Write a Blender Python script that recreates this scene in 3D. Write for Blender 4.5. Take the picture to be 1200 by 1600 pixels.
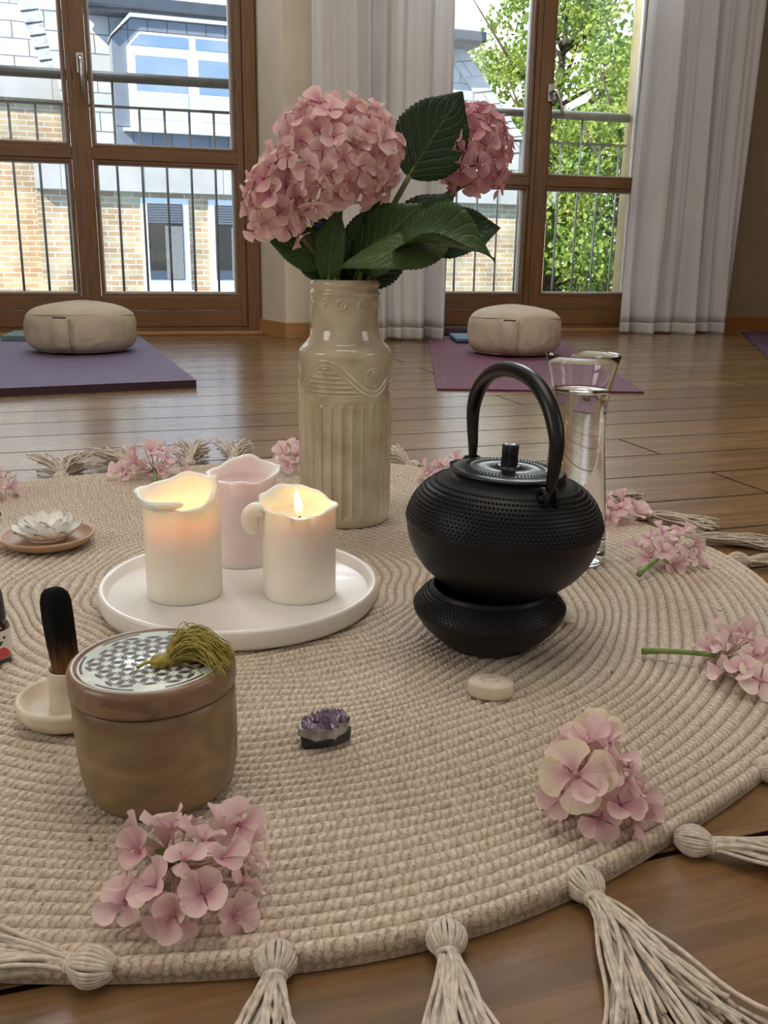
import bpy, math, random
import numpy as np
from mathutils import Vector, Matrix
PI = math.pi
S = bpy.context.scene
C = S.collection
for o in list(bpy.data.objects): bpy.data.objects.remove(o)

# ------------------------------------------------------------------ camera
PITCH, ROLL, CAMZ = math.radians(15.79), 0.0155, 0.345
cam = bpy.data.cameras.new('camera'); co = bpy.data.objects.new('camera', cam); C.objects.link(co)
cam.sensor_fit = 'VERTICAL'; cam.sensor_height = 36; cam.sensor_width = 27
cam.lens = 1450 / 1600 * 36; cam.clip_start = 0.02; cam.clip_end = 200
co.matrix_world = Matrix.Translation((0, 0, CAMZ)) @ Matrix.Rotation(PI/2 - PITCH, 4, 'X') @ Matrix.Rotation(ROLL, 4, 'Z')
S.camera = co
S.view_settings.view_transform = 'Standard'; S.view_settings.look = 'None'
S.view_settings.exposure = 0.22; S.view_settings.gamma = 1; S.view_settings.use_curve_mapping = False
try:
    S.cycles.use_denoising = True
    S.cycles.max_bounces = 12; S.cycles.transparent_max_bounces = 16
    S.cycles.caustics_reflective = False; S.cycles.caustics_refractive = True
    S.cycles.sample_clamp_indirect = 6
except Exception: pass

# ------------------------------------------------------------------ sky, sun, large lights
W = bpy.data.worlds.new('sky'); S.world = W; W.use_nodes = True
nt = W.node_tree; nt.nodes.clear()
wo = nt.nodes.new('ShaderNodeOutputWorld'); bg = nt.nodes.new('ShaderNodeBackground')
tc = nt.nodes.new('ShaderNodeTexCoord'); nz = nt.nodes.new('ShaderNodeTexNoise'); rp = nt.nodes.new('ShaderNodeValToRGB')
nz.inputs['Scale'].default_value = 2.6; nz.inputs['Detail'].default_value = 5; nz.inputs['Roughness'].default_value = .55
rp.color_ramp.elements[0].position = .42; rp.color_ramp.elements[0].color = (.30, .50, .88, 1)
rp.color_ramp.elements[1].position = .60; rp.color_ramp.elements[1].color = (.95, .98, 1, 1)
nt.links.new(tc.outputs['Generated'], nz.inputs['Vector']); 
sx = nt.nodes.new('ShaderNodeSeparateXYZ'); nt.links.new(tc.outputs['Generated'], sx.inputs[0])
ma = nt.nodes.new('ShaderNodeMath'); ma.operation = 'MULTIPLY_ADD'; ma.inputs[1].default_value = .16; nt.links.new(sx.outputs['Y'], ma.inputs[0]); nt.links.new(nz.outputs['Fac'], ma.inputs[2])
nt.links.new(ma.outputs[0], rp.inputs['Fac'])
nt.links.new(rp.outputs['Color'], bg.inputs['Color']); bg.inputs['Strength'].default_value = 1.9
nt.links.new(bg.outputs['Background'], wo.inputs['Surface'])

def aim(o, d): o.rotation_euler = Vector(d).to_track_quat('-Z', 'Y').to_euler()
def lamp(name, kind, loc, d, energy, color, size=None, size_y=None, angle=None):
    l = bpy.data.lights.new(name, kind); l.energy = energy; l.color = color
    if kind == 'AREA':
        l.shape = 'RECTANGLE'; l.size = size; l.size_y = size_y
    if angle: l.angle = angle
    o = bpy.data.objects.new(name, l); C.objects.link(o); o.location = loc; aim(o, d)
    return o
lamp('sun', 'SUN', (-6, -4, 9), (.55, .50, -.62), 10.5, (1, .93, .82), angle=.01)

WA = math.radians(15.5); WO = (-1.51, 3.672)      # frame of the window wall: s along it, t outwards
def w2(s, t=0.0, z=0.0):
    return Vector((WO[0] + s*math.cos(WA) - t*math.sin(WA), WO[1] + s*math.sin(WA) + t*math.cos(WA), z))
FA = math.radians(20); FO = (-5.5, 13.0)           # frame of the house across the street
def f2(s, t=0.0, z=0.0):
    return Vector((FO[0] + s*math.cos(FA) - t*math.sin(FA), FO[1] + s*math.sin(FA) + t*math.cos(FA), z))
inw = Vector((math.sin(WA), -math.cos(WA), 0))
# daylight entering by the upper halves of the two tall windows
lamp('daylight_upper_left_window', 'AREA', w2(.35, .04, 1.95), inw + Vector((0, 0, -.55)), 34, (.86, .92, 1), 1.1, .9)
lamp('daylight_upper_right_window', 'AREA', w2(2.15, .04, 1.95), inw + Vector((0, 0, -.55)), 38, (.86, .92, 1), 1.1, .9)
# unseen side fills in place of assumed windows plus a soft unseen overhead fill, added to brighten the room
lamp('side_fill_left', 'AREA', (-2.7, -.2, 1.5), (1, .32, -.35), 21, (1, .95, .90), 1.3, 1.5)
lamp('side_fill_right', 'AREA', (2.9, .2, 1.6), (-1, .28, -.40), 11, (1, .95, .90), 1.1, 1.5)
lamp('overhead_fill', 'AREA', (.1, 1.0, 2.62), (0, .05, -1), 21, (1, .93, .84), 1.6, 1.6)

# ------------------------------------------------------------------ material helpers
MATS = {}
def nodes(name):
    m = bpy.data.materials.new(name); m.use_nodes = True
    n = m.node_tree; n.nodes.clear()
    out = n.nodes.new('ShaderNodeOutputMaterial')
    MATS[name] = m
    return m, n, out
def nn(n, t, **kw):
    x = n.nodes.new(t)
    for k, v in kw.items():
        if k in x.inputs: x.inputs[k].default_value = v
        else: setattr(x, k, v)
    return x
def ramp(n, stops):
    r = n.nodes.new('ShaderNodeValToRGB'); e = r.color_ramp.elements
    while len(e) < len(stops): e.new(.5)
    for i, (p, c) in enumerate(stops): e[i].position = p; e[i].color = (*c, 1)
    return r
def math_(n, op, a, b=None, c=None):
    x = n.nodes.new('ShaderNodeMath'); x.operation = op
    for i, v in enumerate((a, b, c)):
        if v is None: continue
        if hasattr(v, 'links'): n.links.new(v, x.inputs[i])
        else: x.inputs[i].default_value = v
    return x.outputs[0]
def simple(name, col, rough=.5, var=.08, scale=40, bump=0.0, metal=0.0, sss=None, sheen=0, coat=0, spec=.5, trans=0, stretch=(1, 1, 1), ior=1.5, col2=None, detail=4):
    """principled surface whose colour wanders a little with noise"""
    m, n, out = nodes(name)
    p = nn(n, 'ShaderNodeBsdfPrincipled', Roughness=rough, Metallic=metal, IOR=ior)
    p.inputs['Specular IOR Level'].default_value = spec
    t = n.nodes.new('ShaderNodeTexCoord'); mp = n.nodes.new('ShaderNodeMapping'); mp.inputs['Scale'].default_value = stretch
    n.links.new(t.outputs['Object'], mp.inputs['Vector'])
    z = nn(n, 'ShaderNodeTexNoise', Scale=scale, Detail=detail); n.links.new(mp.outputs[0], z.inputs['Vector'])
    c2 = col2 or tuple(max(0, c*(1-var*2.2)) for c in col); c1 = tuple(min(1, c*(1+var)) for c in col)
    r = ramp(n, [(.32, c2), (.66, c1)]); n.links.new(z.outputs['Fac'], r.inputs['Fac']); n.links.new(r.outputs[0], p.inputs['Base Color'])
    if bump:
        b = nn(n, 'ShaderNodeBump', Strength=1.0, Distance=bump); n.links.new(z.outputs['Fac'], b.inputs['Height']); n.links.new(b.outputs[0], p.inputs['Normal'])
    if sss: p.inputs['Subsurface Weight'].default_value = sss[0]; p.inputs['Subsurface Radius'].default_value = sss[1]; p.inputs['Subsurface Scale'].default_value = sss[2]
    if sheen: p.inputs['Sheen Weight'].default_value = sheen
    if coat: p.inputs['Coat Weight'].default_value = coat; p.inputs['Coat Roughness'].default_value = .08
    if trans: p.inputs['Transmission Weight'].default_value = trans
    n.links.new(p.outputs[0], out.inputs[0])
    return m

def m_floor():
    m, n, out = nodes('oak_floor')
    t = n.nodes.new('ShaderNodeTexCoord'); mp = n.nodes.new('ShaderNodeMapping')
    mp.inputs['Rotation'].default_value = (0, 0, math.radians(-18)); mp.inputs['Location'].default_value = (.35, .024, 0)
    n.links.new(t.outputs['Object'], mp.inputs['Vector'])
    br = nn(n, 'ShaderNodeTexBrick', Scale=1.0); br.offset = .37; br.offset_frequency = 2; br.squash = 1
    br.inputs['Brick Width'].default_value = 2.1; br.inputs['Row Height'].default_value = .142; br.inputs['Mortar Size'].default_value = .0025
    br.inputs['Mortar Smooth'].default_value = .4
    br.inputs['Color1'].default_value = (.250, .142, .058, 1); br.inputs['Color2'].default_value = (.185, .098, .038, 1); br.inputs['Mortar'].default_value = (.012, .007, .004, 1)
    n.links.new(mp.outputs[0], br.inputs['Vector'])
    m2 = n.nodes.new('ShaderNodeMapping'); m2.inputs['Scale'].default_value = (1.2, 14, 1); n.links.new(mp.outputs[0], m2.inputs['Vector'])
    z = nn(n, 'ShaderNodeTexNoise', Scale=3.0, Detail=8, Distortion=1.2); z.inputs['Roughness'].default_value = .65; n.links.new(m2.outputs[0], z.inputs['Vector'])
    r = ramp(n, [(.30, (.62, .60, .57)), (.62, (1.12, 1.1, 1.05))]); n.links.new(z.outputs['Fac'], r.inputs['Fac'])
    mx = n.nodes.new('ShaderNodeMix'); mx.data_type = 'RGBA'; mx.blend_type = 'MULTIPLY'; mx.inputs[0].default_value = 1
    n.links.new(br.outputs['Color'], mx.inputs[6]); n.links.new(r.outputs[0], mx.inputs[7])
    p = nn(n, 'ShaderNodeBsdfPrincipled', Roughness=.30)
    n.links.new(mx.outputs[2], p.inputs['Base Color'])
    rr = nn(n, 'ShaderNodeMapRange'); n.links.new(z.outputs['Fac'], rr.inputs[0]); rr.inputs[3].default_value = .20; rr.inputs[4].default_value = .34
    n.links.new(rr.outputs[0], p.inputs['Roughness'])
    b = nn(n, 'ShaderNodeBump', Strength=.8, Distance=.003); b.invert = True; n.links.new(br.outputs['Fac'], b.inputs['Height'])
    b2 = nn(n, 'ShaderNodeBump', Strength=.25, Distance=.0006); n.links.new(z.outputs['Fac'], b2.inputs['Height']); n.links.new(b.outputs[0], b2.inputs['Normal'])
    n.links.new(b2.outputs[0], p.inputs['Normal']); n.links.new(math_(n, 'MULTIPLY', math_(n, 'SUBTRACT', 1, br.outputs['Fac']), .5), p.inputs['Coat Weight']); n.links.new(math_(n, 'MULTIPLY', math_(n, 'SUBTRACT', 1, br.outputs['Fac']), .5), p.inputs['Specular IOR Level']); p.inputs['Coat Roughness'].default_value = .18; n.links.new(b2.outputs[0], p.inputs['Coat Normal'])
    n.links.new(p.outputs[0], out.inputs[0]); return m

def m_brick(name, c1, c2, mort, bw, rh, ms, rough=.9, frame='uv', offset=.5, noise=.25, bump=.006):
    m, n, out = nodes(name)
    t = n.nodes.new('ShaderNodeTexCoord')
    br = nn(n, 'ShaderNodeTexBrick', Scale=1.0); br.offset = offset
    br.inputs['Brick Width'].default_value = bw; br.inputs['Row Height'].default_value = rh; br.inputs['Mortar Size'].default_value = ms
    br.inputs['Color1'].default_value = (*c1, 1); br.inputs['Color2'].default_value = (*c2, 1); br.inputs['Mortar'].default_value = (*mort, 1)
    src = t.outputs['UV']
    z = nn(n, 'ShaderNodeTexNoise', Scale=7.0, Detail=5); n.links.new(src, z.inputs['Vector'])
    ad = n.nodes.new('ShaderNodeVectorMath'); ad.operation = 'MULTIPLY_ADD'; n.links.new(z.outputs['Color'], ad.inputs[0]); ad.inputs[1].default_value = (.02*noise/.25,)*3
    n.links.new(src, ad.inputs[2]); n.links.new(ad.outputs[0], br.inputs['Vector'])
    z2 = nn(n, 'ShaderNodeTexNoise', Scale=2.2, Detail=6); n.links.new(src, z2.inputs['Vector'])
    r = ramp(n, [(.3, (1-noise*1.6,)*3), (.7, (1.12,)*3)]); n.links.new(z2.outputs['Fac'], r.inputs['Fac'])
    mx = n.nodes.new('ShaderNodeMix'); mx.data_type = 'RGBA'; mx.blend_type = 'MULTIPLY'; mx.inputs[0].default_value = 1
    n.links.new(br.outputs['Color'], mx.inputs[6]); n.links.new(r.outputs[0], mx.inputs[7])
    p = nn(n, 'ShaderNodeBsdfPrincipled', Roughness=rough); n.links.new(mx.outputs[2], p.inputs['Base Color'])
    b = nn(n, 'ShaderNodeBump', Strength=1, Distance=bump); b.invert = True; n.links.new(br.outputs['Fac'], b.inputs['Height']); n.links.new(b.outputs[0], p.inputs['Normal'])
    n.links.new(p.outputs[0], out.inputs[0]); return m

def m_rug():
    m, n, out = nodes('crochet_cotton')
    t = n.nodes.new('ShaderNodeTexCoord'); sp = n.nodes.new('ShaderNodeSeparateXYZ')
    z0 = nn(n, 'ShaderNodeTexNoise', Scale=170.0, Detail=3); n.links.new(t.outputs['Object'], z0.inputs['Vector'])
    n.links.new(t.outputs['UV'], sp.inputs[0])
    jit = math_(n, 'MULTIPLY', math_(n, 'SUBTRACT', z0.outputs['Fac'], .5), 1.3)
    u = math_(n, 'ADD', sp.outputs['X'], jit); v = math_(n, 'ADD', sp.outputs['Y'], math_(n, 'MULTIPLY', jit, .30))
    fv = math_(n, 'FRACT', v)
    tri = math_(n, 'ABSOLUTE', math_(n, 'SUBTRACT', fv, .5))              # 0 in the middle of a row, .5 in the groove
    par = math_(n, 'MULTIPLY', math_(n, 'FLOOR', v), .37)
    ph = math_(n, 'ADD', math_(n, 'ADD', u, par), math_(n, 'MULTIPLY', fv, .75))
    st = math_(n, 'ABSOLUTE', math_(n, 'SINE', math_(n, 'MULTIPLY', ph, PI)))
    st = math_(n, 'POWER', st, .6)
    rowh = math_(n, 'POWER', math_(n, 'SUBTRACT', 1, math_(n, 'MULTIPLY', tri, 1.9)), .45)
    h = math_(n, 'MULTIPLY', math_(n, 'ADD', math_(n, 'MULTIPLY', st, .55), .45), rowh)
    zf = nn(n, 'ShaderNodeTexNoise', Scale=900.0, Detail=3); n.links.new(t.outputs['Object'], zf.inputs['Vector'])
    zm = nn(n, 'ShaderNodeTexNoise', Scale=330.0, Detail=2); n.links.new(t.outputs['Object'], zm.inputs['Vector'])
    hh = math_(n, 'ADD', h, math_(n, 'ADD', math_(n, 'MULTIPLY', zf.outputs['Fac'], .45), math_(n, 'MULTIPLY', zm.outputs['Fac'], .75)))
    r = ramp(n, [(.12, (.27, .195, .125)), (.50, (.57, .462, .345)), (.95, (.76, .655, .53))]); n.links.new(h, r.inputs['Fac'])  # shade in the grooves between stitches is painted into the yarn colour
    zc = nn(n, 'ShaderNodeTexNoise', Scale=9.0, Detail=6); zc.inputs['Roughness'].default_value = .7; n.links.new(t.outputs['Object'], zc.inputs['Vector'])
    rc = ramp(n, [(.3, (.90, .87, .84)), (.7, (1.05, 1.05, 1.05))]); n.links.new(zc.outputs['Fac'], rc.inputs['Fac'])
    zs = nn(n, 'ShaderNodeTexNoise', Scale=75.0, Detail=1); n.links.new(t.outputs['Object'], zs.inputs['Vector'])
    rs = ramp(n, [(.17, (.25, .2, .2)), (.22, (1, 1, 1))]); n.links.new(zs.outputs['Fac'], rs.inputs['Fac'])
    rz_ = ramp(n, [(.36, (.76, .74, .72)), (.62, (1.08, 1.08, 1.08))]); n.links.new(math_(n, 'ADD', math_(n, 'MULTIPLY', zf.outputs['Fac'], .55), math_(n, 'MULTIPLY', zm.outputs['Fac'], .45)), rz_.inputs['Fac'])
    mw = n.nodes.new('ShaderNodeMix'); mw.data_type = 'RGBA'; mw.blend_type = 'MULTIPLY'; mw.inputs[0].default_value = 1; n.links.new(rs.outputs[0], mw.inputs[6]); n.links.new(rz_.outputs[0], mw.inputs[7])
    mx = n.nodes.new('ShaderNodeMix'); mx.data_type = 'RGBA'; mx.blend_type = 'MULTIPLY'; mx.inputs[0].default_value = 1
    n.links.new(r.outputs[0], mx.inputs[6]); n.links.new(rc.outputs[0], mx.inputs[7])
    my = n.nodes.new('ShaderNodeMix'); my.data_type = 'RGBA'; my.blend_type = 'MULTIPLY'; my.inputs[0].default_value = 1
    n.links.new(mx.outputs[2], my.inputs[6]); n.links.new(mw.outputs[2], my.inputs[7])
    p = nn(n, 'ShaderNodeBsdfPrincipled', Roughness=.95); p.inputs['Specular IOR Level'].default_value = .15; p.inputs['Sheen Weight'].default_value = .25
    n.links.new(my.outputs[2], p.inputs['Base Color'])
    b = nn(n, 'ShaderNodeBump', Strength=1, Distance=.0016); n.links.new(hh, b.inputs['Height']); n.links.new(b.outputs[0], p.inputs['Normal'])
    n.links.new(p.outputs[0], out.inputs[0]); return m

def m_petal(name, tip, mid, core, spread=.25):
    m, n, out = nodes(name)
    t = n.nodes.new('ShaderNodeTexCoord'); sp = n.nodes.new('ShaderNodeSeparateXYZ'); n.links.new(t.outputs['UV'], sp.inputs[0])
    oi = n.nodes.new('ShaderNodeObjectInfo')
    z = nn(n, 'ShaderNodeTexNoise', Scale=60.0, Detail=3); n.links.new(t.outputs['Object'], z.inputs['Vector'])
    f = math_(n, 'ADD', sp.outputs['X'], math_(n, 'MULTIPLY', math_(n, 'SUBTRACT', z.outputs['Fac'], .5), .5))
    r = ramp(n, [(.05, core), (.5, mid), (1, tip)]); n.links.new(f, r.inputs['Fac'])
    # fine veins fanning over each petal
    w = math_(n, 'SINE', math_(n, 'MULTIPLY', sp.outputs['Y'], 38))
    hs = nn(n, 'ShaderNodeHueSaturation'); n.links.new(r.outputs[0], hs.inputs['Color'])
    n.links.new(math_(n, 'ADD', math_(n, 'MULTIPLY', oi.outputs['Random'], spread), 1-spread*.5), hs.inputs['Saturation'])
    n.links.new(math_(n, 'ADD', math_(n, 'MULTIPLY', oi.outputs['Random'], -.12), math_(n, 'ADD', 1.04, math_(n, 'MULTIPLY', w, .012))), hs.inputs['Value'])
    d = nn(n, 'ShaderNodeBsdfPrincipled', Roughness=.55); d.inputs['Specular IOR Level'].default_value = .3; n.links.new(hs.outputs[0], d.inputs['Base Color'])
    tr = n.nodes.new('ShaderNodeBsdfTranslucent'); n.links.new(hs.outputs[0], tr.inputs['Color'])
    b = nn(n, 'ShaderNodeBump', Strength=.2, Distance=.0003); n.links.new(w, b.inputs['Height']); n.links.new(b.outputs[0], d.inputs['Normal'])
    mx = nn(n, 'ShaderNodeMixShader'); mx.inputs[0].default_value = .32; n.links.new(d.outputs[0], mx.inputs[1]); n.links.new(tr.outputs[0], mx.inputs[2])
    n.links.new(mx.outputs[0], out.inputs[0]); return m

def m_leaf(name, c1, c2, vein, trans=.18):
    m, n, out = nodes(name)
    t = n.nodes.new('ShaderNodeTexCoord'); sp = n.nodes.new('ShaderNodeSeparateXYZ'); n.links.new(t.outputs['UV'], sp.inputs[0])
    a, b = sp.outputs['X'], math_(n, 'ABSOLUTE', math_(n, 'SUBTRACT', sp.outputs['Y'], .5))
    z = nn(n, 'ShaderNodeTexNoise', Scale=26.0, Detail=4); n.links.new(t.outputs['Object'], z.inputs['Vector'])
    k = math_(n, 'ADD', math_(n, 'SUBTRACT', a, math_(n, 'MULTIPLY', b, .75)), math_(n, 'MULTIPLY', z.outputs['Fac'], .03))
    ln = math_(n, 'ABSOLUTE', math_(n, 'SUBTRACT', math_(n, 'FRACT', math_(n, 'MULTIPLY', k, 8)), .5))
    side = math_(n, 'LESS_THAN', ln, .035)
    rib = math_(n, 'LESS_THAN', b, .014)
    vf = math_(n, 'MAXIMUM', side, rib)
    vo = nn(n, 'ShaderNodeTexVoronoi', Scale=260.0); vo.feature = 'DISTANCE_TO_EDGE'; n.links.new(t.outputs['Object'], vo.inputs['Vector'])
    r = ramp(n, [(.35, c1), (.65, c2)]); n.links.new(z.outputs['Fac'], r.inputs['Fac'])
    mx = n.nodes.new('ShaderNodeMix'); mx.data_type = 'RGBA'; n.links.new(math_(n, 'MULTIPLY', vf, .75), mx.inputs[0])
    n.links.new(r.outputs[0], mx.inputs[6]); mx.inputs[7].default_value = (*vein, 1)
    p = nn(n, 'ShaderNodeBsdfPrincipled', Roughness=.38); n.links.new(mx.outputs[2], p.inputs['Base Color'])
    hgt = math_(n, 'ADD', math_(n, 'MULTIPLY', math_(n, 'MINIMUM', ln, .2), 4), math_(n, 'MULTIPLY', math_(n, 'MINIMUM', vo.outputs['Distance'], .1), 2.5))
    bb = nn(n, 'ShaderNodeBump', Strength=.9, Distance=.0012); n.links.new(hgt, bb.inputs['Height']); n.links.new(bb.outputs[0], p.inputs['Normal'])
    tr = n.nodes.new('ShaderNodeBsdfTranslucent'); n.links.new(mx.outputs[2], tr.inputs['Color'])
    ms = nn(n, 'ShaderNodeMixShader'); ms.inputs[0].default_value = trans; n.links.new(p.outputs[0], ms.inputs[1]); n.links.new(tr.outputs[0], ms.inputs[2])
    n.links.new(ms.outputs[0], out.inputs[0]); return m

def m_cloth(name, col, trans=.35, weave=900, bump=.0003, var=.06, wrinkle=0):
    m, n, out = nodes(name)
    t = n.nodes.new('ShaderNodeTexCoord')
    z = nn(n, 'ShaderNodeTexNoise', Scale=weave, Detail=2); n.links.new(t.outputs['Object'], z.inputs['Vector'])
    z2 = nn(n, 'ShaderNodeTexNoise', Scale=5.0, Detail=4); n.links.new(t.outputs['Object'], z2.inputs['Vector'])
    r = ramp(n, [(.35, tuple(c*(1-var*2) for c in col)), (.65, col)]); n.links.new(z2.outputs['Fac'], r.inputs['Fac'])
    d = nn(n, 'ShaderNodeBsdfPrincipled', Roughness=.9); d.inputs['Specular IOR Level'].default_value = .15; n.links.new(r.outputs[0], d.inputs['Base Color'])
    b = nn(n, 'ShaderNodeBump', Strength=.8, Distance=bump); n.links.new(z.outputs['Fac'], b.inputs['Height']); n.links.new(b.outputs[0], d.inputs['Normal'])
    if wrinkle:
        z3 = nn(n, 'ShaderNodeTexNoise', Scale=9.0, Detail=4, Distortion=1.5); n.links.new(t.outputs['Object'], z3.inputs['Vector'])
        b3 = nn(n, 'ShaderNodeBump', Strength=1, Distance=wrinkle); n.links.new(z3.outputs['Fac'], b3.inputs['Height']); n.links.new(b3.outputs[0], b.inputs['Normal'])
    if trans:
        tr = n.nodes.new('ShaderNodeBsdfTranslucent'); n.links.new(r.outputs[0], tr.inputs['Color'])
        mx = nn(n, 'ShaderNodeMixShader'); mx.inputs[0].default_value = trans; n.links.new(d.outputs[0], mx.inputs[1]); n.links.new(tr.outputs[0], mx.inputs[2])
        n.links.new(mx.outputs[0], out.inputs[0])
    else: n.links.new(d.outputs[0], out.inputs[0])
    return m

def m_glasspane(name='window_glass', tint=(.97, .99, .98), refl=1.0, dark=None):
    m, n, out = nodes(name)
    t = nn(n, 'ShaderNodeBsdfTransparent'); t.inputs['Color'].default_value = (*tint, 1)
    if dark:
        t = nn(n, 'ShaderNodeBsdfDiffuse'); t.inputs['Color'].default_value = (*dark, 1)
    g = nn(n, 'ShaderNodeBsdfGlossy'); g.inputs['Roughness'].default_value = .0 if not dark else .02
    f = nn(n, 'ShaderNodeFresnel', IOR=1.5)
    mx = nn(n, 'ShaderNodeMixShader')
    if dark: mx.inputs[0].default_value = refl
    else: n.links.new(f.outputs[0], mx.inputs[0])
    n.links.new(t.outputs[0], mx.inputs[1]); n.links.new(g.outputs[0], mx.inputs[2]); n.links.new(mx.outputs[0], out.inputs[0]); return m

def m_glass(name, ior, col=(1, 1, 1), rough=0):
    m, n, out = nodes(name)
    g = nn(n, 'ShaderNodeBsdfGlass', IOR=ior, Roughness=rough); g.inputs['Color'].default_value = (*col, 1)
    t = n.nodes.new('ShaderNodeTexCoord'); z = nn(n, 'ShaderNodeTexNoise', Scale=18.0, Detail=1); n.links.new(t.outputs['Object'], z.inputs['Vector'])
    b = nn(n, 'ShaderNodeBump', Strength=.12, Distance=.002); n.links.new(z.outputs['Fac'], b.inputs['Height']); n.links.new(b.outputs[0], g.inputs['Normal'])
    n.links.new(g.outputs[0], out.inputs[0]); return m

def m_flame():
    m, n, out = nodes('flame')
    t = n.nodes.new('ShaderNodeTexCoord'); sp = n.nodes.new('ShaderNodeSeparateXYZ'); n.links.new(t.outputs['Generated'], sp.inputs[0])
    r = ramp(n, [(0, (1, .38, .06)), (.3, (1, .66, .22)), (.8, (1, .88, .5)), (1, (1, .72, .25))]); n.links.new(sp.outputs['Z'], r.inputs['Fac'])
    e = nn(n, 'ShaderNodeEmission', Strength=3.5); n.links.new(r.outputs[0], e.inputs['Color']); n.links.new(e.outputs[0], out.inputs[0]); return m

def m_mat(name, c1, c2, scale=260):
    """woven rubber yoga mat: rows of small raised cells"""
    m, n, out = nodes(name)
    t = n.nodes.new('ShaderNodeTexCoord'); mp = n.nodes.new('ShaderNodeMapping'); mp.inputs['Scale'].default_value = (scale, scale, 0)
    n.links.new(t.outputs['Object'], mp.inputs['Vector']); sp = n.nodes.new('ShaderNodeSeparateXYZ'); n.links.new(mp.outputs[0], sp.inputs[0])
    h = math_(n, 'MULTIPLY', math_(n, 'ADD', math_(n, 'SINE', sp.outputs['X']), 1), math_(n, 'ADD', math_(n, 'SINE', math_(n, 'MULTIPLY', sp.outputs['Y'], .6)), 1.6))
    r = ramp(n, [(.0, c2), (.75, c1)]); n.links.new(math_(n, 'MULTIPLY', h, .3), r.inputs['Fac'])
    p = nn(n, 'ShaderNodeBsdfPrincipled', Roughness=.62); n.links.new(r.outputs[0], p.inputs['Base Color'])
    b = nn(n, 'ShaderNodeBump', Strength=.8, Distance=.0008); n.links.new(h, b.inputs['Height']); n.links.new(b.outputs[0], p.inputs['Normal'])
    n.links.new(p.outputs[0], out.inputs[0]); return m

def m_wood(name, c1, c2, rough=.4, axis=2, scale=6, stretch=10, coat=0, bump=.0003):
    m, n, out = nodes(name)
    t = n.nodes.new('ShaderNodeTexCoord'); mp = n.nodes.new('ShaderNodeMapping')
    sc = [stretch]*3; sc[axis] = 1; mp.inputs['Scale'].default_value = sc; n.links.new(t.outputs['Object'], mp.inputs['Vector'])
    z = nn(n, 'ShaderNodeTexNoise', Scale=scale, Detail=7, Distortion=1.4); n.links.new(mp.outputs[0], z.inputs['Vector'])
    z2 = nn(n, 'ShaderNodeTexNoise', Scale=scale*.7, Detail=2); n.links.new(t.outputs['Object'], z2.inputs['Vector'])
    f = math_(n, 'ADD', math_(n, 'MULTIPLY', z.outputs['Fac'], .65), math_(n, 'MULTIPLY', z2.outputs['Fac'], .35))
    r = ramp(n, [(.33, c2), (.62, c1)]); n.links.new(f, r.inputs['Fac'])
    p = nn(n, 'ShaderNodeBsdfPrincipled', Roughness=rough); n.links.new(r.outputs[0], p.inputs['Base Color']); p.inputs['Coat Weight'].default_value = coat; p.inputs['Coat Roughness'].default_value = .2
    b = nn(n, 'ShaderNodeBump', Strength=.6, Distance=bump); n.links.new(f, b.inputs['Height']); n.links.new(b.outputs[0], p.inputs['Normal'])
    n.links.new(p.outputs[0], out.inputs[0]); return m

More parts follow.
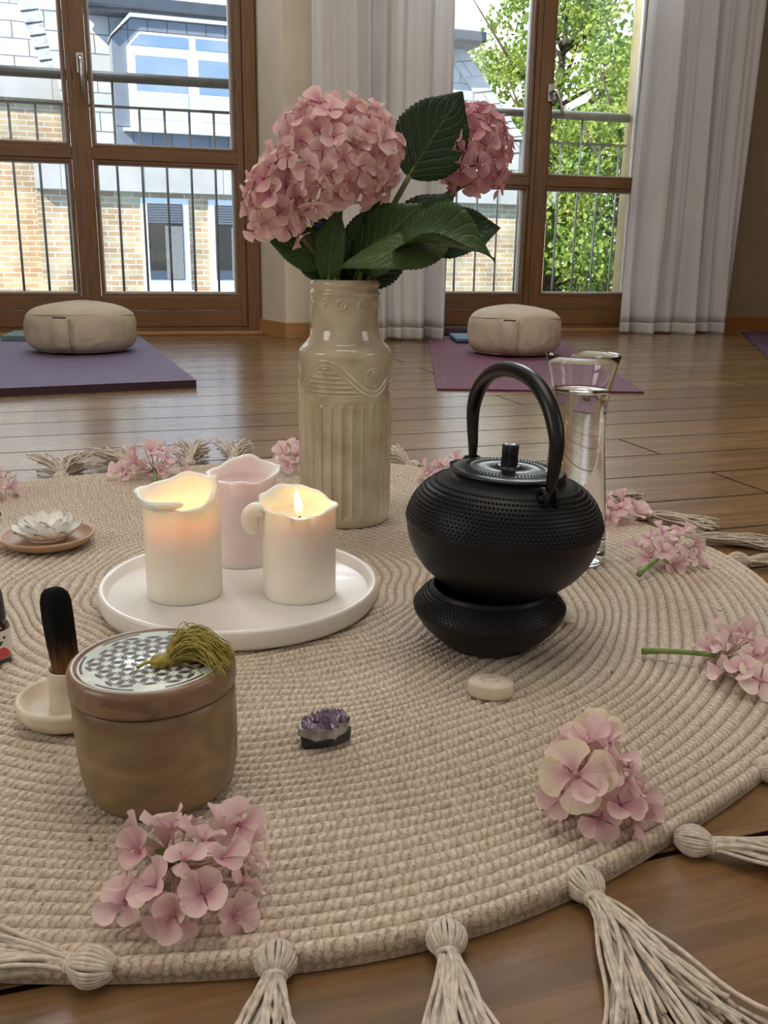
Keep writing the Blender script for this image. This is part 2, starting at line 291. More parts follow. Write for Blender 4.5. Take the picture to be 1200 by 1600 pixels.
# ------------------------------------------------------------------ mesh helpers
class MB:
    def __init__(s): s.v = []; s.f = []; s.uv = []; s.has = False; s.mi = []
    def add(s, v, f, uv=None, M=None, mi=0):
        b = len(s.v)
        if M is not None: v = [tuple(M @ Vector(p)) for p in v]
        s.v += [tuple(p) for p in v]; s.f += [tuple(i + b for i in q) for q in f]
        s.uv += (list(uv) if uv is not None else [(0, 0)]*len(v)); s.has |= uv is not None
        s.mi += [mi]*len(f); return s
    def box(s, x0, x1, y0, y1, z0, z1, M=None, mi=0):
        v = [(x, y, z) for z in (z0, z1) for y in (y0, y1) for x in (x0, x1)]
        return s.add(v, [(0, 2, 3, 1), (4, 5, 7, 6), (0, 1, 5, 4), (2, 6, 7, 3), (0, 4, 6, 2), (1, 3, 7, 5)], M=M, mi=mi)
    def poly(s, pts, y0, y1, mi=0):
        """extrude an (x, z) outline between y0 and y1"""
        n = len(pts); v = [(x, y0, z) for x, z in pts] + [(x, y1, z) for x, z in pts]
        f = [tuple(range(n)), tuple(range(2*n-1, n-1, -1))] + [(i, i+n, (i+1) % n+n, (i+1) % n) for i in range(n)]
        return s.add(v, f, mi=mi)
    def lathe(s, prof, seg=64, M=None, cap=True, mi=0):
        v = []; f = []; n = len(prof)
        for r, z in prof:
            for i in range(seg):
                a = 2*PI*i/seg; v.append((r*math.sin(a), -r*math.cos(a), z))
        for k in range(n-1):
            for i in range(seg):
                j = (i+1) % seg; f.append((k*seg+i, k*seg+j, (k+1)*seg+j, (k+1)*seg+i))
        if cap:
            if prof[0][0] > 1e-5: f.append(tuple(range(seg-1, -1, -1)))
            if prof[-1][0] > 1e-5: f.append(tuple(range((n-1)*seg, n*seg)))
        return s.add(v, f, M=M, mi=mi)
    def tube(s, pts, rad, sides=8, cap=True, M=None, mi=0):
        pts = [Vector(p) for p in pts]; n = len(pts)
        if not hasattr(rad, '__len__'): rad = [rad]*n
        t = (pts[1]-pts[0]).normalized(); up = Vector((0, 0, 1)) if abs(t.z) < .9 else Vector((1, 0, 0))
        a = t.cross(up).normalized(); v = []; f = []
        for i, p in enumerate(pts):
            d = (pts[min(i+1, n-1)] - pts[max(i-1, 0)])
            if d.length > 1e-9: t = d.normalized()
            a = (a - t*a.dot(t)); a = a.normalized() if a.length > 1e-6 else t.orthogonal().normalized()
            b = t.cross(a)
            for k in range(sides):
                an = 2*PI*k/sides; v.append(tuple(p + (a*math.cos(an) + b*math.sin(an))*rad[i]))
        for i in range(n-1):
            for k in range(sides):
                l = (k+1) % sides; f.append((i*sides+k, i*sides+l, (i+1)*sides+l, (i+1)*sides+k))
        if cap: f.append(tuple(range(sides-1, -1, -1))); f.append(tuple(range((n-1)*sides, n*sides)))
        return s.add(v, f, M=M, mi=mi)
    def build(s, name, mat, parent=None, smooth=True, loc=None, rz=0, bevel=0, solid=0, seg=2, autoang=None):
        me = bpy.data.meshes.new(name); me.from_pydata(s.v, [], s.f)
        if s.has:
            ul = me.uv_layers.new(name='UVMap'); li = np.empty(len(me.loops), dtype=np.int32); me.loops.foreach_get('vertex_index', li)
            ul.data.foreach_set('uv', np.array(s.uv, dtype=np.float32)[li].ravel())
        for mm in (mat if isinstance(mat, (list, tuple)) else [mat]): me.materials.append(mm)
        if any(s.mi): me.polygons.foreach_set('material_index', s.mi)
        me.polygons.foreach_set('use_smooth', [smooth]*len(me.polygons)); me.update()
        o = bpy.data.objects.new(name, me); C.objects.link(o)
        if parent: o.parent = parent
        if loc is not None: o.location = loc
        o.rotation_euler.z = rz
        if solid: md = o.modifiers.new('s', 'SOLIDIFY'); md.thickness = solid; md.offset = 0
        if bevel: md = o.modifiers.new('b', 'BEVEL'); md.width = bevel; md.segments = seg; md.limit_method = 'ANGLE'; md.angle_limit = math.radians(40)
        return o
def npmesh(name, v, f, mat, parent=None, loc=None, uvloop=None, smooth=True, rz=0):
    """fast quad mesh out of numpy arrays"""
    me = bpy.data.meshes.new(name); v = np.asarray(v, dtype=np.float32); f = np.asarray(f, dtype=np.int32)
    me.vertices.add(len(v)); me.vertices.foreach_set('co', v.ravel())
    me.loops.add(f.size); me.loops.foreach_set('vertex_index', f.ravel())
    me.polygons.add(len(f)); me.polygons.foreach_set('loop_start', np.arange(0, f.size, f.shape[1], dtype=np.int32))
    me.polygons.foreach_set('loop_total', np.full(len(f), f.shape[1], dtype=np.int32))
    me.polygons.foreach_set('use_smooth', np.full(len(f), smooth))
    if uvloop is not None:
        ul = me.uv_layers.new(name='UVMap'); ul.data.foreach_set('uv', np.asarray(uvloop, dtype=np.float32).ravel())
    me.materials.append(mat); me.update(calc_edges=True); me.validate()
    o = bpy.data.objects.new(name, me); C.objects.link(o)
    if parent: o.parent = parent
    if loc is not None: o.location = loc
    o.rotation_euler.z = rz
    return o
def tag(o, label=None, cat=None, group=None, kind=None):
    if label: o['label'] = label
    if cat: o['category'] = cat
    if group: o['group'] = group
    if kind: o['kind'] = kind
    return o
def thing(name, label, cat, loc=(0, 0, 0), rz=0, group=None):
    o = bpy.data.objects.new(name, None); C.objects.link(o); o.location = loc; o.rotation_euler.z = rz
    o.empty_display_size = .02
    return tag(o, label, cat, group)
def struct(name, loc=(0, 0, 0), rz=0):
    o = bpy.data.objects.new(name, None); C.objects.link(o); o.location = loc; o.rotation_euler.z = rz; o['kind'] = 'structure'; return o
def smoothstep(a, b, x):
    t = np.clip((x-a)/(b-a), 0, 1); return t*t*(3-2*t)

# ------------------------------------------------------------------ materials
FLOOR = m_floor()
FRAME = m_wood('window_frame_wood', (.235, .115, .040), (.150, .068, .022), .38, axis=2, scale=5, stretch=9, coat=.2)
FRAMEH = m_wood('window_rail_wood', (.235, .115, .040), (.150, .068, .022), .38, axis=0, scale=5, stretch=9, coat=.2)
SILL = m_wood('sill_wood', (.42, .22, .09), (.30, .145, .055), .35, axis=0, scale=5, stretch=9, coat=.2)
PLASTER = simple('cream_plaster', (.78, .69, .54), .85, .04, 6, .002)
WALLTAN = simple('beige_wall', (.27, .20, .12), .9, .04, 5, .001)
WHITEPAINT = simple('white_paint', (.82, .82, .80), .5, .02, 20)
SEAL = simple('glazing_seal', (.70, .71, .72), .4, .05, 60)
NICKEL = simple('satin_nickel', (.62, .60, .57), .28, .05, 80, metal=1)
STEEL = simple('dark_steel_rail', (.16, .16, .165), .45, .1, 30, metal=.6)
GALV = simple('galvanised_rail', (.42, .44, .46), .4, .12, 20, metal=.7)
CURTAIN = m_cloth('white_curtain', (.95, .94, .93), .50, var=.02)
HEM = m_cloth('curtain_hem', (.74, .72, .68), .2)
PANE = m_glasspane()
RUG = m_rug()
CORD = simple('cotton_cord', (.64, .55, .44), .9, .12, 220, .0004, sheen=.3, spec=.15)
IRON = simple('black_cast_iron', (.0035, .0035, .004), .44, .1, 300, .00010, coat=.0, spec=.32)
IRONS = simple('smooth_black_iron', (.004, .004, .005), .33, .1, 90, .00006, coat=.0, spec=.42)
GLAZE = simple('celadon_glaze', (.57, .50, .355), .16, .10, 26, coat=.7, col2=(.44, .36, .235))
WAX = simple('ivory_wax', (.93, .85, .74), .42, .02, 25, sss=(1.0, (1.0, .62, .42), .011))
WAXP = simple('blush_wax', (.84, .72, .70), .42, .03, 25, sss=(1.0, (1.0, .6, .45), .014))
WICK = simple('burnt_wick', (.02, .015, .012), .9)
FLAME = m_flame()
TRAY = simple('white_tray_lacquer', (.86, .82, .76), .38, .03, 12, .0004, coat=.15)
BOXW = m_wood('mango_wood', (.31, .205, .105), (.165, .100, .045), .42, axis=0, scale=13, stretch=3.0, coat=.15)
BOXL = m_wood('lid_wood', (.30, .185, .105), (.17, .095, .050), .40, axis=0, scale=22, stretch=4, coat=.2)
INLAY = simple('mint_white_inlay', (.84, .96, .86), .25, .08, 120, .0002, coat=.5)
OLIVE = simple('olive_gold_silk', (.44, .34, .030), .45, .25, 300, sheen=.4)
SAND = simple('pale_soapstone', (.72, .62, .48), .6, .06, 50, .0003)
LOTUS = simple('white_bisque', (.92, .90, .84), .7, .03, 60, .0002)
DISHW = m_wood('beech_dish', (.50, .32, .19), (.38, .22, .12), .5, axis=0, scale=16, stretch=6)
BLACKP = simple('black_cap', (.018, .018, .022), .35)
LABEL = simple('label_paper', (.78, .75, .68), .6, .03)
RED = simple('label_red', (.60, .07, .08), .5, .05)
DARKINK = simple('label_ink', (.05, .04, .04), .6)
AMBERG = simple('dark_bottle_glass', (.03, .015, .012), .08, coat=.8)
LINEN = m_cloth('cushion_linen', (.62, .52, .385), 0, weave=500, bump=.0005, var=.05, wrinkle=.010)
MATV = m_mat('purple_mat_rubber', (.21, .17, .28), (.14, .10, .18), 900)
MATD = simple('mat_edge_dark', (.045, .018, .028), .7)
MATP = m_mat('plum_mat_rubber', (.215, .080, .125), (.19, .068, .11), 1300)
MATQ = m_mat('aubergine_mat_rubber', (.12, .06, .10), (.10, .045, .08), 1300)
FOAMG = simple('grey_green_foam', (.16, .24, .23), .7)
FOAMB = simple('blue_foam', (.10, .22, .30), .6)
FOAMD = simple('dark_green_foam', (.035, .05, .035), .7)
CREAMF = simple('cream_foam', (.60, .55, .44), .7)
GLASS = m_glass('clear_glass', 1.45)
WATER = m_glass('water', 1.33)
PETAL = m_petal('pink_hydrangea', (.88, .66, .60), (.82, .50, .52), (.68, .28, .38))
PETALB = m_petal('rose_hydrangea', (.76, .46, .46), (.70, .36, .41), (.56, .20, .29))
PETALF = m_petal('pale_pink_hydrangea', (.90, .72, .68), (.85, .58, .60), (.68, .32, .45), .30)
PETALC = m_petal('cream_green_petal', (.86, .78, .58), (.86, .64, .60), (.70, .36, .44))
STEMG = simple('green_stem', (.17, .26, .06), .5, .15, 60)
STEMD = simple('brown_green_stem', (.13, .13, .045), .5, .2, 60)
PEDI = simple('pink_pedicel', (.60, .40, .33), .5, .15, 60)
LEAFD = m_leaf('dark_hydrangea_leaf', (.012, .040, .012), (.022, .065, .017), (.09, .16, .05), .10)
LEAFM = m_leaf('mid_hydrangea_leaf', (.035, .095, .018), (.055, .125, .024), (.16, .25, .09), .25)
LEAFL = m_leaf('pale_leaf_underside', (.10, .17, .050), (.13, .21, .065), (.28, .36, .16), .3)
AMET = simple('amethyst_crystal', (.34, .26, .36), .08, .5, 150, coat=1, col2=(.055, .028, .075), trans=.2)
ROCKW = simple('agate_band', (.42, .38, .36), .5, .25, 90, .0006)
ROCKD = simple('dark_basalt', (.035, .035, .032), .7, .3, 120, .0006)
QUARTZ = simple('milky_quartz', (.78, .74, .66), .3, .05, 60, .0003, sss=(.6, (1, .9, .8), .006))
CHAR = None

# ================================================================== SETTING
o = MB().box(-3.0, 3.6, -1.6, 6.2, -.2, 0).build('floor', FLOOR, smooth=False); tag(o, kind='structure')
o = MB().box(-3.2, 3.8, -1.6, 5.6, 2.7, 2.8).build('ceiling', WHITEPAINT, smooth=False); tag(o, kind='structure')
o = MB().box(-3.2, 3.8, -1.7, -1.6, -.2, 2.8).build('wall_back', WHITEPAINT, smooth=False); tag(o, kind='structure')
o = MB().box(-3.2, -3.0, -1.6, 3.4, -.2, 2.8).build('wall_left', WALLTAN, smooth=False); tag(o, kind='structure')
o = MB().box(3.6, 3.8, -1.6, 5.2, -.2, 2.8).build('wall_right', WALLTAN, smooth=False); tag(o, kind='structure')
# window wall: pier between the windows, wall right of them, exterior leaves, lintel
W0 = w2(0, 0, 0)
def wallobj(name, mb, mat, **k): return mb.build(name, mat, loc=W0, rz=WA, **k)
b = MB(); b.poly([(1.011, 0), (1.011, 2.7), (1.70, 2.7), (1.70, 0)], 0, .32)   # (s, z) slab behind the pier
v = [(1.011, .02), (1.085, -.25), (1.62, -.25), (1.70, .02)]
b.add([(x, y, 0) for x, y in v] + [(x, y, 2.7) for x, y in v], [(0, 1, 5, 4), (1, 2, 6, 5), (2, 3, 7, 6), (3, 0, 4, 7), (3, 2, 1, 0), (4, 5, 6, 7)])
tag(wallobj('wall_pier', b, PLASTER, smooth=False, bevel=.006), kind='structure')
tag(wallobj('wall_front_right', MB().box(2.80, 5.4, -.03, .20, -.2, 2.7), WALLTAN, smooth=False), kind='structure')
tag(wallobj('wall_front_left', MB().box(-1.6, -.36, -.03, .30, -.2, 2.7), PLASTER, smooth=False), kind='structure')
tag(wallobj('wall_lintel', MB().box(-.36, 2.80, -.02, .32, 2.32, 2.7), PLASTER, smooth=False), kind='structure')
EXTREV = simple('outside_render_yellow', (.72, .60, .36), .9, .08, 12, .001)
tag(wallobj('wall_outer_reveal', MB().box(2.772, 3.3, .2001, .25, -.2, 2.6).box(2.772, 2.7999, .072, .2001, -.2, 2.6), EXTREV, smooth=False), kind='structure')
BASE = m_wood('skirting_oak', (.52, .27, .10), (.38, .19, .07), .4, axis=0, scale=6, stretch=9)
b = MB()
p = [(1.000, .004), (1.080, -.262), (1.63, -.262), (1.63, -.25), (1.087, -.25), (1.012, .004)]
n = len(p); b.add([(x, y, 0) for x, y in p] + [(x, y, .062) for x, y in p], [tuple(range(n-1, -1, -1)), tuple(range(n, 2*n))] + [(i, (i+1) % n, (i+1) % n+n, i+n) for i in range(n)])
tag(wallobj('baseboard_pier', b, BASE, smooth=False, bevel=.0015), kind='structure')
BASED = m_wood('skirting_red_oak', (.30, .115, .035), (.22, .08, .022), .4, axis=0, scale=6, stretch=9)
tag(wallobj('baseboard_right', MB().box(2.86, 5.3, -.045, -.03, 0, .062), BASED, smooth=False, bevel=.0015), kind='structure')

def window(name, s0, seam, s1, zg, zt0, zt1, hs, handle_lat):
    """tall two-leaf balcony window: lower glass zg..zt0, transom zt0..zt1, upper glass to 2.05"""
    root = struct(name, W0, WA)
    b = MB()
    b.box(s0-.055, s0-.001, -.035, .07, 0, 2.32); b.box(s1+.001, s1+.050, -.035, .07, 0, 2.32); 
    b.build('frame_post', FRAME, root, smooth=False, bevel=.003)
    b = MB(); b.box(s0-.015, s1+.015, -.03, .07, 2.22, 2.32); b.box(s0-.015, s1+.015, -.012, .07, .0, .0308)
    b.build('frame_head', FRAMEH, root, smooth=False, bevel=.003)
    MB().box(s0-.055, s1+.055, -.075, -.02, .0, .014).build('threshold', SILL, root, smooth=False, bevel=.003)
    for li, (a, c) in enumerate(((s0, seam), (seam, s1))):
        wl, wr = (.068, .038) if li == 0 else (.068, .05)
        if li == 0: ga, gc = a+.062, c-.036
        else: ga, gc = c-(c-a)+.066, c-.040
        z1 = 2.21
        b = MB()
        b.box(a+.001, ga-.014, -.02, .045, .031, z1); b.box(gc+.014, c-.001, -.02, .045, .031, z1)
        sash = b.build('sash_stile', FRAME, root, smooth=False, bevel=.002)
        b = MB(); 
        b.box(ga-.014, gc+.014, -.017, .045, .031, .096); b.box(ga-.014, gc+.014, -.014, .045, .0985, zg-.012)
        b.box(ga-.014, gc+.014, -.017, .045, zt0+.012, zt1-.012); b.box(ga-.014, gc+.014, -.017, .045, 2.11, z1)
        b.build('sash_rail', FRAMEH, root, smooth=False, bevel=.002)
        for za, zb in ((zg, zt0), (zt1, 2.098)):
            b = MB()
            b.box(ga-.012, gc+.012, -.012, .02, za-.011, za); b.box(ga-.012, gc+.012, -.012, .02, zb, zb+.011)
            b.box(ga-.012, ga, -.012, .02, za, zb); b.box(gc, gc+.012, -.012, .02, za, zb)
            b.build('glazing_bead', FRAMEH, root, smooth=False, bevel=.002)
            b = MB(); e = .006
            b.box(ga, gc, .014, .042, za, za+e); b.box(ga, gc, .014, .042, zb-e, zb); b.box(ga, ga+e, .014, .042, za+e, zb-e); b.box(gc-e, gc, .014, .042, za+e, zb-e)
            b.build('glazing_spacer', SEAL, root, smooth=False)
            MB().box(ga+e, gc-e, .024, .028, za+e, zb-e).build('window_pane', PANE, root, smooth=False)
    # handle with rose and lever
    h = MB(); h.box(hs-.014, hs+.014, -.030, -.020, .955, 1.028); rose = h.build('handle_plate', NICKEL, root, smooth=False, bevel=.004)
    h = MB()
    if handle_lat: h.tube([(hs, -.03, .995), (hs, -.062, .995), (hs+.012, -.070, .990), (hs+.026, -.070, .955), (hs+.035, -.070, .925), (hs+.038, -.070, .895)], [.008, .0085, .0085, .008, .0075, .007], 10)
    else: h.tube([(hs, -.03, 1.003), (hs, -.060, 1.003), (hs+.002, -.066, .995), (hs+.003, -.066, .95), (hs+.003, -.066, .878)], [.009, .0095, .0095, .009, .0088], 10)
    h.build('handle', NICKEL, root)
    # hinge pin covers
    h = MB(); h.tube([(s1+.010, -.026, .035), (s1+.010, -.026, .105)], .007, 10); h.build('hinge_cover', WHITEPAINT if not handle_lat else NICKEL, root)
    return root
window('window_1', -.29, .337, .965, .162, .648, .715, .369, False)
window('window_2', 1.585, 2.214, 2.742, .167, .608, .668, 2.262, True)

# balcony railings outside the windows
def railing(s0, s1, zt, z2, label, mat):
    r = thing('balcony_railing', label, 'railing', w2(s0, .2, -.35), WA, 'balcony railings')
    L = s1-s0
    MB().tube([(0, 0, zt+.35), (L, 0, zt+.35)], .0195, 14).build('top_rail', mat, r)
    MB().box(0, L, -.004, .004, z2+.345, z2+.355).build('middle_rail', mat, r, smooth=False)
    MB().box(0, L, -.004, .004, .05, .06).build('bottom_rail', mat, r, smooth=False)
    k = int(L/.0985)
    for i in range(k+1):
        x = .03+i*.0985
        top = zt+.34 if i % 6 == 2 else z2+.35
        MB().tube([(x, 0, 0), (x, 0, top)], .0052, 8).build('baluster', mat, r)
railing(-.34, 1.0, .985, .876, 'dark grey steel balcony railing outside the left window', STEEL)
railing(1.71, 2.76, .942, .823, 'pale galvanised balcony railing outside the right window', GALV)

# curtains
def curtain(name, label, s0, s1, t0, zb, ztop, folds, amp, seed, lean=0.0, hem=.045):
    r = thing(name, label, 'curtain', w2(s0, t0, zb), WA)
    rnd = random.Random(seed); L = s1-s0; nx, nz = 260, 60
    ph = [rnd.uniform(0, 6.28) for _ in range(8)]
    def prof(u, q):
        # u 0..1 along, q 0..1 up
        w = folds*2*PI*(u + .035*math.sin(2*PI*u*1.7+ph[0]) + .02*math.sin(2*PI*u*4.3+ph[1]))
        a = amp*(.55+.45*math.sin(2*PI*u*2.1+ph[2]))*(1+.25*(1-q)**3)
        t = a*math.sin(w) + .35*a*math.sin(2*w+ph[3]+q) + .005*math.sin(2*PI*u*7+ph[4]+q*2.0) + .002*math.sin(2*PI*u*17+ph[5]+q*5)
        t += (1-q)**6*.02*math.sin(2*PI*u*6+ph[6])
        s = u*L + .28*a*math.cos(w)*.6 + .010*math.sin(q*5+u*7+ph[7])*(1-q)
        return s + lean*q, t
    for nm, q0, q1, m in (('hem', 0, hem/(ztop-zb), HEM), ('drape', hem/(ztop-zb), 1, CURTAIN)):
        b = MB(); v = []; f = []; k = 4 if nm == 'hem' else nz
        for j in range(k+1):
            q = q0+(q1-q0)*j/k
            for i in range(nx+1):
                s, t = prof(i/nx, q); v.append((s, t, (ztop-zb)*q + (0.004*math.sin(i/nx*folds*6.28+1) if j == 0 and nm == 'hem' else 0)))
        for j in range(k):
            for i in range(nx): f.append((j*(nx+1)+i, j*(nx+1)+i+1, (j+1)*(nx+1)+i+1, (j+1)*(nx+1)+i))
        b.add(v, f).build(nm, m, r, solid=.0012)
curtain('curtain', 'long white curtain behind the vase, between the two windows', 1.17, 1.70, -.37, .006, 2.3, 5.0, .032, 4)
curtain('curtain', 'long white curtain with a broad hem at the right of the right window', 2.59, 3.13, -.19, .004, 2.3, 2.9, .040, 11)

# ================================================================== OUTSIDE
BRICK = m_brick('yellow_brick', (.64, .50, .29), (.52, .31, .17), (.72, .66, .54), .24, .075, .010)
SLATE = m_brick('slate_shingle', (.50, .49, .46), (.40, .40, .38), (.12, .13, .14), .42, .26, .008, .6, noise=.15, bump=.01)
SLATED = m_brick('dark_slate_cladding', (.20, .22, .25), (.16, .18, .21), (.07, .08, .09), .26, 1.2, .008, .55, offset=0, noise=.1, bump=.006)
CONC = m_brick('concrete_band', (.50, .48, .44), (.46, .44, .41), (.25, .24, .22), 1.1, 1.2, .006, .85, offset=0, noise=.06)
ZINC = simple('grey_zinc', (.060, .070, .085), .45, .1, 6)
PVC = simple('white_window_frame', (.86, .87, .87), .4, .02)
SKYPANE = m_glasspane('house_pane_sky', refl=.72, dark=(.03, .035, .04))
DARKPANE = m_glasspane('house_pane_dark', refl=.16, dark=(.035, .04, .045))
BLIND = simple('white_blind', (.80, .80, .78), .7, .02)
GROUND = simple('ground_green', (.10, .14, .05), .95, .2, 3)
def quad(mb, p, uv=None, mi=0):
    """one quad with metre uv"""
    p = [Vector(q) for q in p]; du = (p[1]-p[0]).normalized()
    nrm = (p[1]-p[0]).cross(p[3]-p[0]).normalized(); dv = nrm.cross(du)
    if uv is None: uv = [((q-p[0]).dot(du)+p[0].x, (q-p[0]).dot(dv)+p[0].z) for q in p]
    mb.add([tuple(q) for q in p], [(0, 1, 2, 3)], uv, mi=mi)
o = MB().box(-60, 80, 4.0, 120, -6.3, -6.2).build('ground', GROUND, smooth=False); tag(o, kind='structure')

house = thing('brick_house', 'yellow brick house with slate mansard roof and white dormer window across the street', 'building', f2(0, 0, -6.2), FA)
Z = 6.2
b = MB()
s0, s1 = .76, 8.6
quad(b, [(s0, 0, 0), (s1, 0, 0), (s1, 0, 1.08+Z), (s0, 0, 1.08+Z)]); quad(b, [(s1, 0, 0), (s1, 6, 0), (s1, 6, 1.08+Z), (s1, 0, 1.08+Z)])
quad(b, [(s0, 6, 0), (s0, 0, 0), (s0, 0, 1.08+Z), (s0, 6, 1.08+Z)])
b.build('wall', BRICK, house, smooth=False)
b = MB(); zb0, zb1 = 1.07+Z, 1.45+Z
quad(b, [(s0, -.10, zb0), (s1+.1, -.10, zb0), (s1+.1, -.10, zb1), (s0, -.10, zb1)]); quad(b, [(s0, 0, zb0), (s0, -.10, zb0), (s0, -.10, zb1), (s0, 0, zb1)])
quad(b, [(s0, -.1, zb0), (s0, .1, zb0), (s1+.1, .1, zb0), (s1+.1, -.1, zb0)]); quad(b, [(s0, -.1, zb1), (s1+.1, -.1, zb1), (s1+.1, .3, zb1), (s0, .3, zb1)]); quad(b, [(s1+.1, -.1, zb0), (s1+.1, 6, zb0), (s1+.1, 6, zb1), (s1+.1, -.1, zb1)])
b.build('concrete_band', CONC, house, smooth=False)
b = MB(); zt = 3.40+Z
quad(b, [(1.32, .0, zb1), (s1, .0, zb1), (7.16, .45, zt), (1.0, .45, zt)])
quad(b, [(s1, 0, zb1), (s1, 6, zb1), (7.16, 5.6, zt), (7.16, .45, zt)])
b.build('mansard_slope', SLATE, house, smooth=False)
# hip courses down the right corner of the mansard
b = MB()
for i in range(9):
    q0, q1 = i/9, (i+1)/9
    A0 = Vector((s1+(7.16-s1)*q0, .45*q0, zb1+(zt-zb1)*q0)); A1 = Vector((s1+(7.16-s1)*q1, .45*q1, zb1+(zt-zb1)*q1))
    b.add([tuple(A0+Vector((-.30, -.035, -.02))), tuple(A0+Vector((.02, -.035, .03))), tuple(A1+Vector((.02, -.02, .03))), tuple(A1+Vector((-.30, -.02, -.02))),
           tuple(A0+Vector((-.30, .02, -.02))), tuple(A0+Vector((.02, .02, .03))), tuple(A1+Vector((.02, .03, .03))), tuple(A1+Vector((-.30, .03, -.02)))],
          [(0, 1, 2, 3), (0, 4, 5, 1), (1, 5, 6, 2), (2, 6, 7, 3), (3, 7, 4, 0)], uv=[(.05, i*.3+.02), (.4, i*.3+.02), (.4, i*.3+.24), (.05, i*.3+.24)]*2)
b.build('hip_course', SLATE, house, smooth=False)
b = MB(); b.box(1.55, 7.35, .10, 6, zt-.04, zt+.10); b.box(1.50, 7.40, .0, .16, zt+.0, zt+.15); b.box(1.40, 1.62, .05, .30, zt-.02, zt+.10)
b.build('gutter', ZINC, house, smooth=False, bevel=.02)
MB().box(1.6, 7.3, .25, 5.8, zt+.13, zt+.22).build('roof_edge', PVC, house, smooth=False)
# dormer
d = MB(); za, zc = 1.70+Z, 3.02+Z
x0, x1 = 1.86, 4.75
d.poly([(x0, 1.60+Z), (x0, 2.99+Z), (x0+.27, 3.25+Z), (x1-.27, 3.25+Z), (x1, 2.99+Z), (x1, 1.60+Z)], -.12, 1.4)
uvs = []; dorm = d.build('dormer', SLATED, house, smooth=False)
ul = dorm.data.uv_layers.new(name='UVMap')
for l in dorm.data.loops:
    c_ = dorm.data.vertices[l.vertex_index].co; ul.data[l.index].uv = (c_.x, c_.z*.999+.3)
b = MB(); b.poly([(x0-.02, 3.00+Z), (x0+.26, 3.262+Z), (x1-.26, 3.262+Z), (x1+.02, 3.00+Z), (x1+.02, 3.01+Z), (x1-.25, 3.305+Z), (x0+.25, 3.305+Z), (x0-.02, 3.01+Z)], -.17, 1.3)
b.build('dormer_edge', PVC, house, smooth=False)
# white window frame with slanted upper corners, four panes
wx0, wx1, wz0, wz1 = 2.05, 4.57, 1.88+Z, 3.09+Z
fr = MB(); fr.poly([(wx0, wz0), (wx0, 2.90+Z), (wx0+.17, wz1), (wx1-.17, wz1), (wx1, 2.90+Z), (wx1, wz0)], -.16, -.10)
wf = fr.build('dormer_window_frame', PVC, house, smooth=False, bevel=.008)
xm = [2.12, 2.86, 2.96, 3.70, 3.80, 4.53]
for i in range(3):
    a, c = xm[2*i], xm[2*i+1]
    g = MB()
    if i == 0: g.poly([(a-.03, 2.925+Z), (a+.11, 3.06+Z), (c, 3.06+Z), (c, 2.925+Z)], -.168, -.16)
    elif i == 2: g.poly([(a, 2.925+Z), (a, 3.06+Z), (c-.11, 3.06+Z), (c+.03, 2.925+Z)], -.168, -.16)
    else: g.box(a, c, -.168, -.16, 2.925+Z, 3.06+Z)
    g.build('pane', SKYPANE, wf, smooth=False)
    MB().box(a+.03, c-.03, -.168, -.16, 2.36+Z, 2.80+Z).build('pane', SKYPANE, wf, smooth=False)
    b = MB()
    for k in range(9): b.box(a+.03, c-.03, -.172, -.16, 2.02+Z+k*.038, 2.052+Z+k*.038)
    b.build('blind', BLIND, wf, smooth=False)
MB().box(wx0-.1, wx1+.1, -.24, -.12, 1.84+Z, 1.88+Z).build('window_sill', PVC, house, smooth=False)
# ground-row windows under the band
for xa, xb in ((2.13, 2.80), (3.08, 3.75), (4.6, 5.25), (5.9, 6.55)):
    f_ = MB(); f_.box(xa, xb, -.03, .05, -.28+Z, 1.0+Z); fo = f_.build('window', PVC, house, smooth=False, bevel=.006)
    MB().box(xa+.09, xb-.09, -.038, -.03, -.12+Z, .92+Z).build('pane', DARKPANE, fo, smooth=False)
    MB().box((xa+xb)/2-.01, xb-.10, -.043, -.038, -.11+Z, .62+Z).build('net_curtain', simple('net_curtain_grey', (.22, .22, .21), .9), fo, smooth=False)
    b = MB()
    for k in range(7): b.box(xa+.10, xb-.10, -.044, -.038, .66+Z+k*.036, .688+Z+k*.036)
    b.build('shutter_slats', simple('shutter_grey', (.12, .14, .17), .6), fo, smooth=False)
    MB().box(xa-.03, xb+.03, -.09, -.02, -.33+Z, -.27+Z).build('window_sill', PVC, house, smooth=False)
# wing to the left, higher brick and its own slate slope
class _Wing(MB):
    def build(s, *a, **k):
        o = MB.build(s, *a, **k); o.location = (0, 1.0, 0); return o
wing = house
b = _Wing(); quad(b, [(-6, 0, 0), (1.26, 0, 0), (1.26, 0, 2.32+Z), (-6, 0, 2.32+Z)]); quad(b, [(1.26, 0, 0), (1.26, 5, 0), (1.26, 5, 2.32+Z), (1.26, 0, 2.32+Z)])
b.build('wing_wall', BRICK, wing, smooth=False)
b = _Wing(); quad(b, [(-6, -.08, 2.32+Z), (1.27, -.08, 2.32+Z), (1.27, -.08, 2.72+Z), (-6, -.08, 2.72+Z)]); quad(b, [(-6, -.08, 2.32+Z), (-6, .1, 2.32+Z), (1.27, .1, 2.32+Z), (1.27, -.08, 2.32+Z)]); quad(b, [(1.27, -.08, 2.32+Z), (1.27, 4, 2.32+Z), (1.27, 4, 2.72+Z), (1.27, -.08, 2.72+Z)])
b.build('wing_band', CONC, wing, smooth=False)
b = _Wing(); quad(b, [(-6, 0, 2.72+Z), (1.24, 0, 2.72+Z), (.60, .9, 4.9+Z), (-6, .9, 4.9+Z)]); quad(b, [(1.24, 0, 2.72+Z), (1.24, 5, 2.72+Z), (.60, 4, 4.9+Z), (.60, .9, 4.9+Z)])
b.build('wing_slope', SLATE, wing, smooth=False)
b = _Wing()
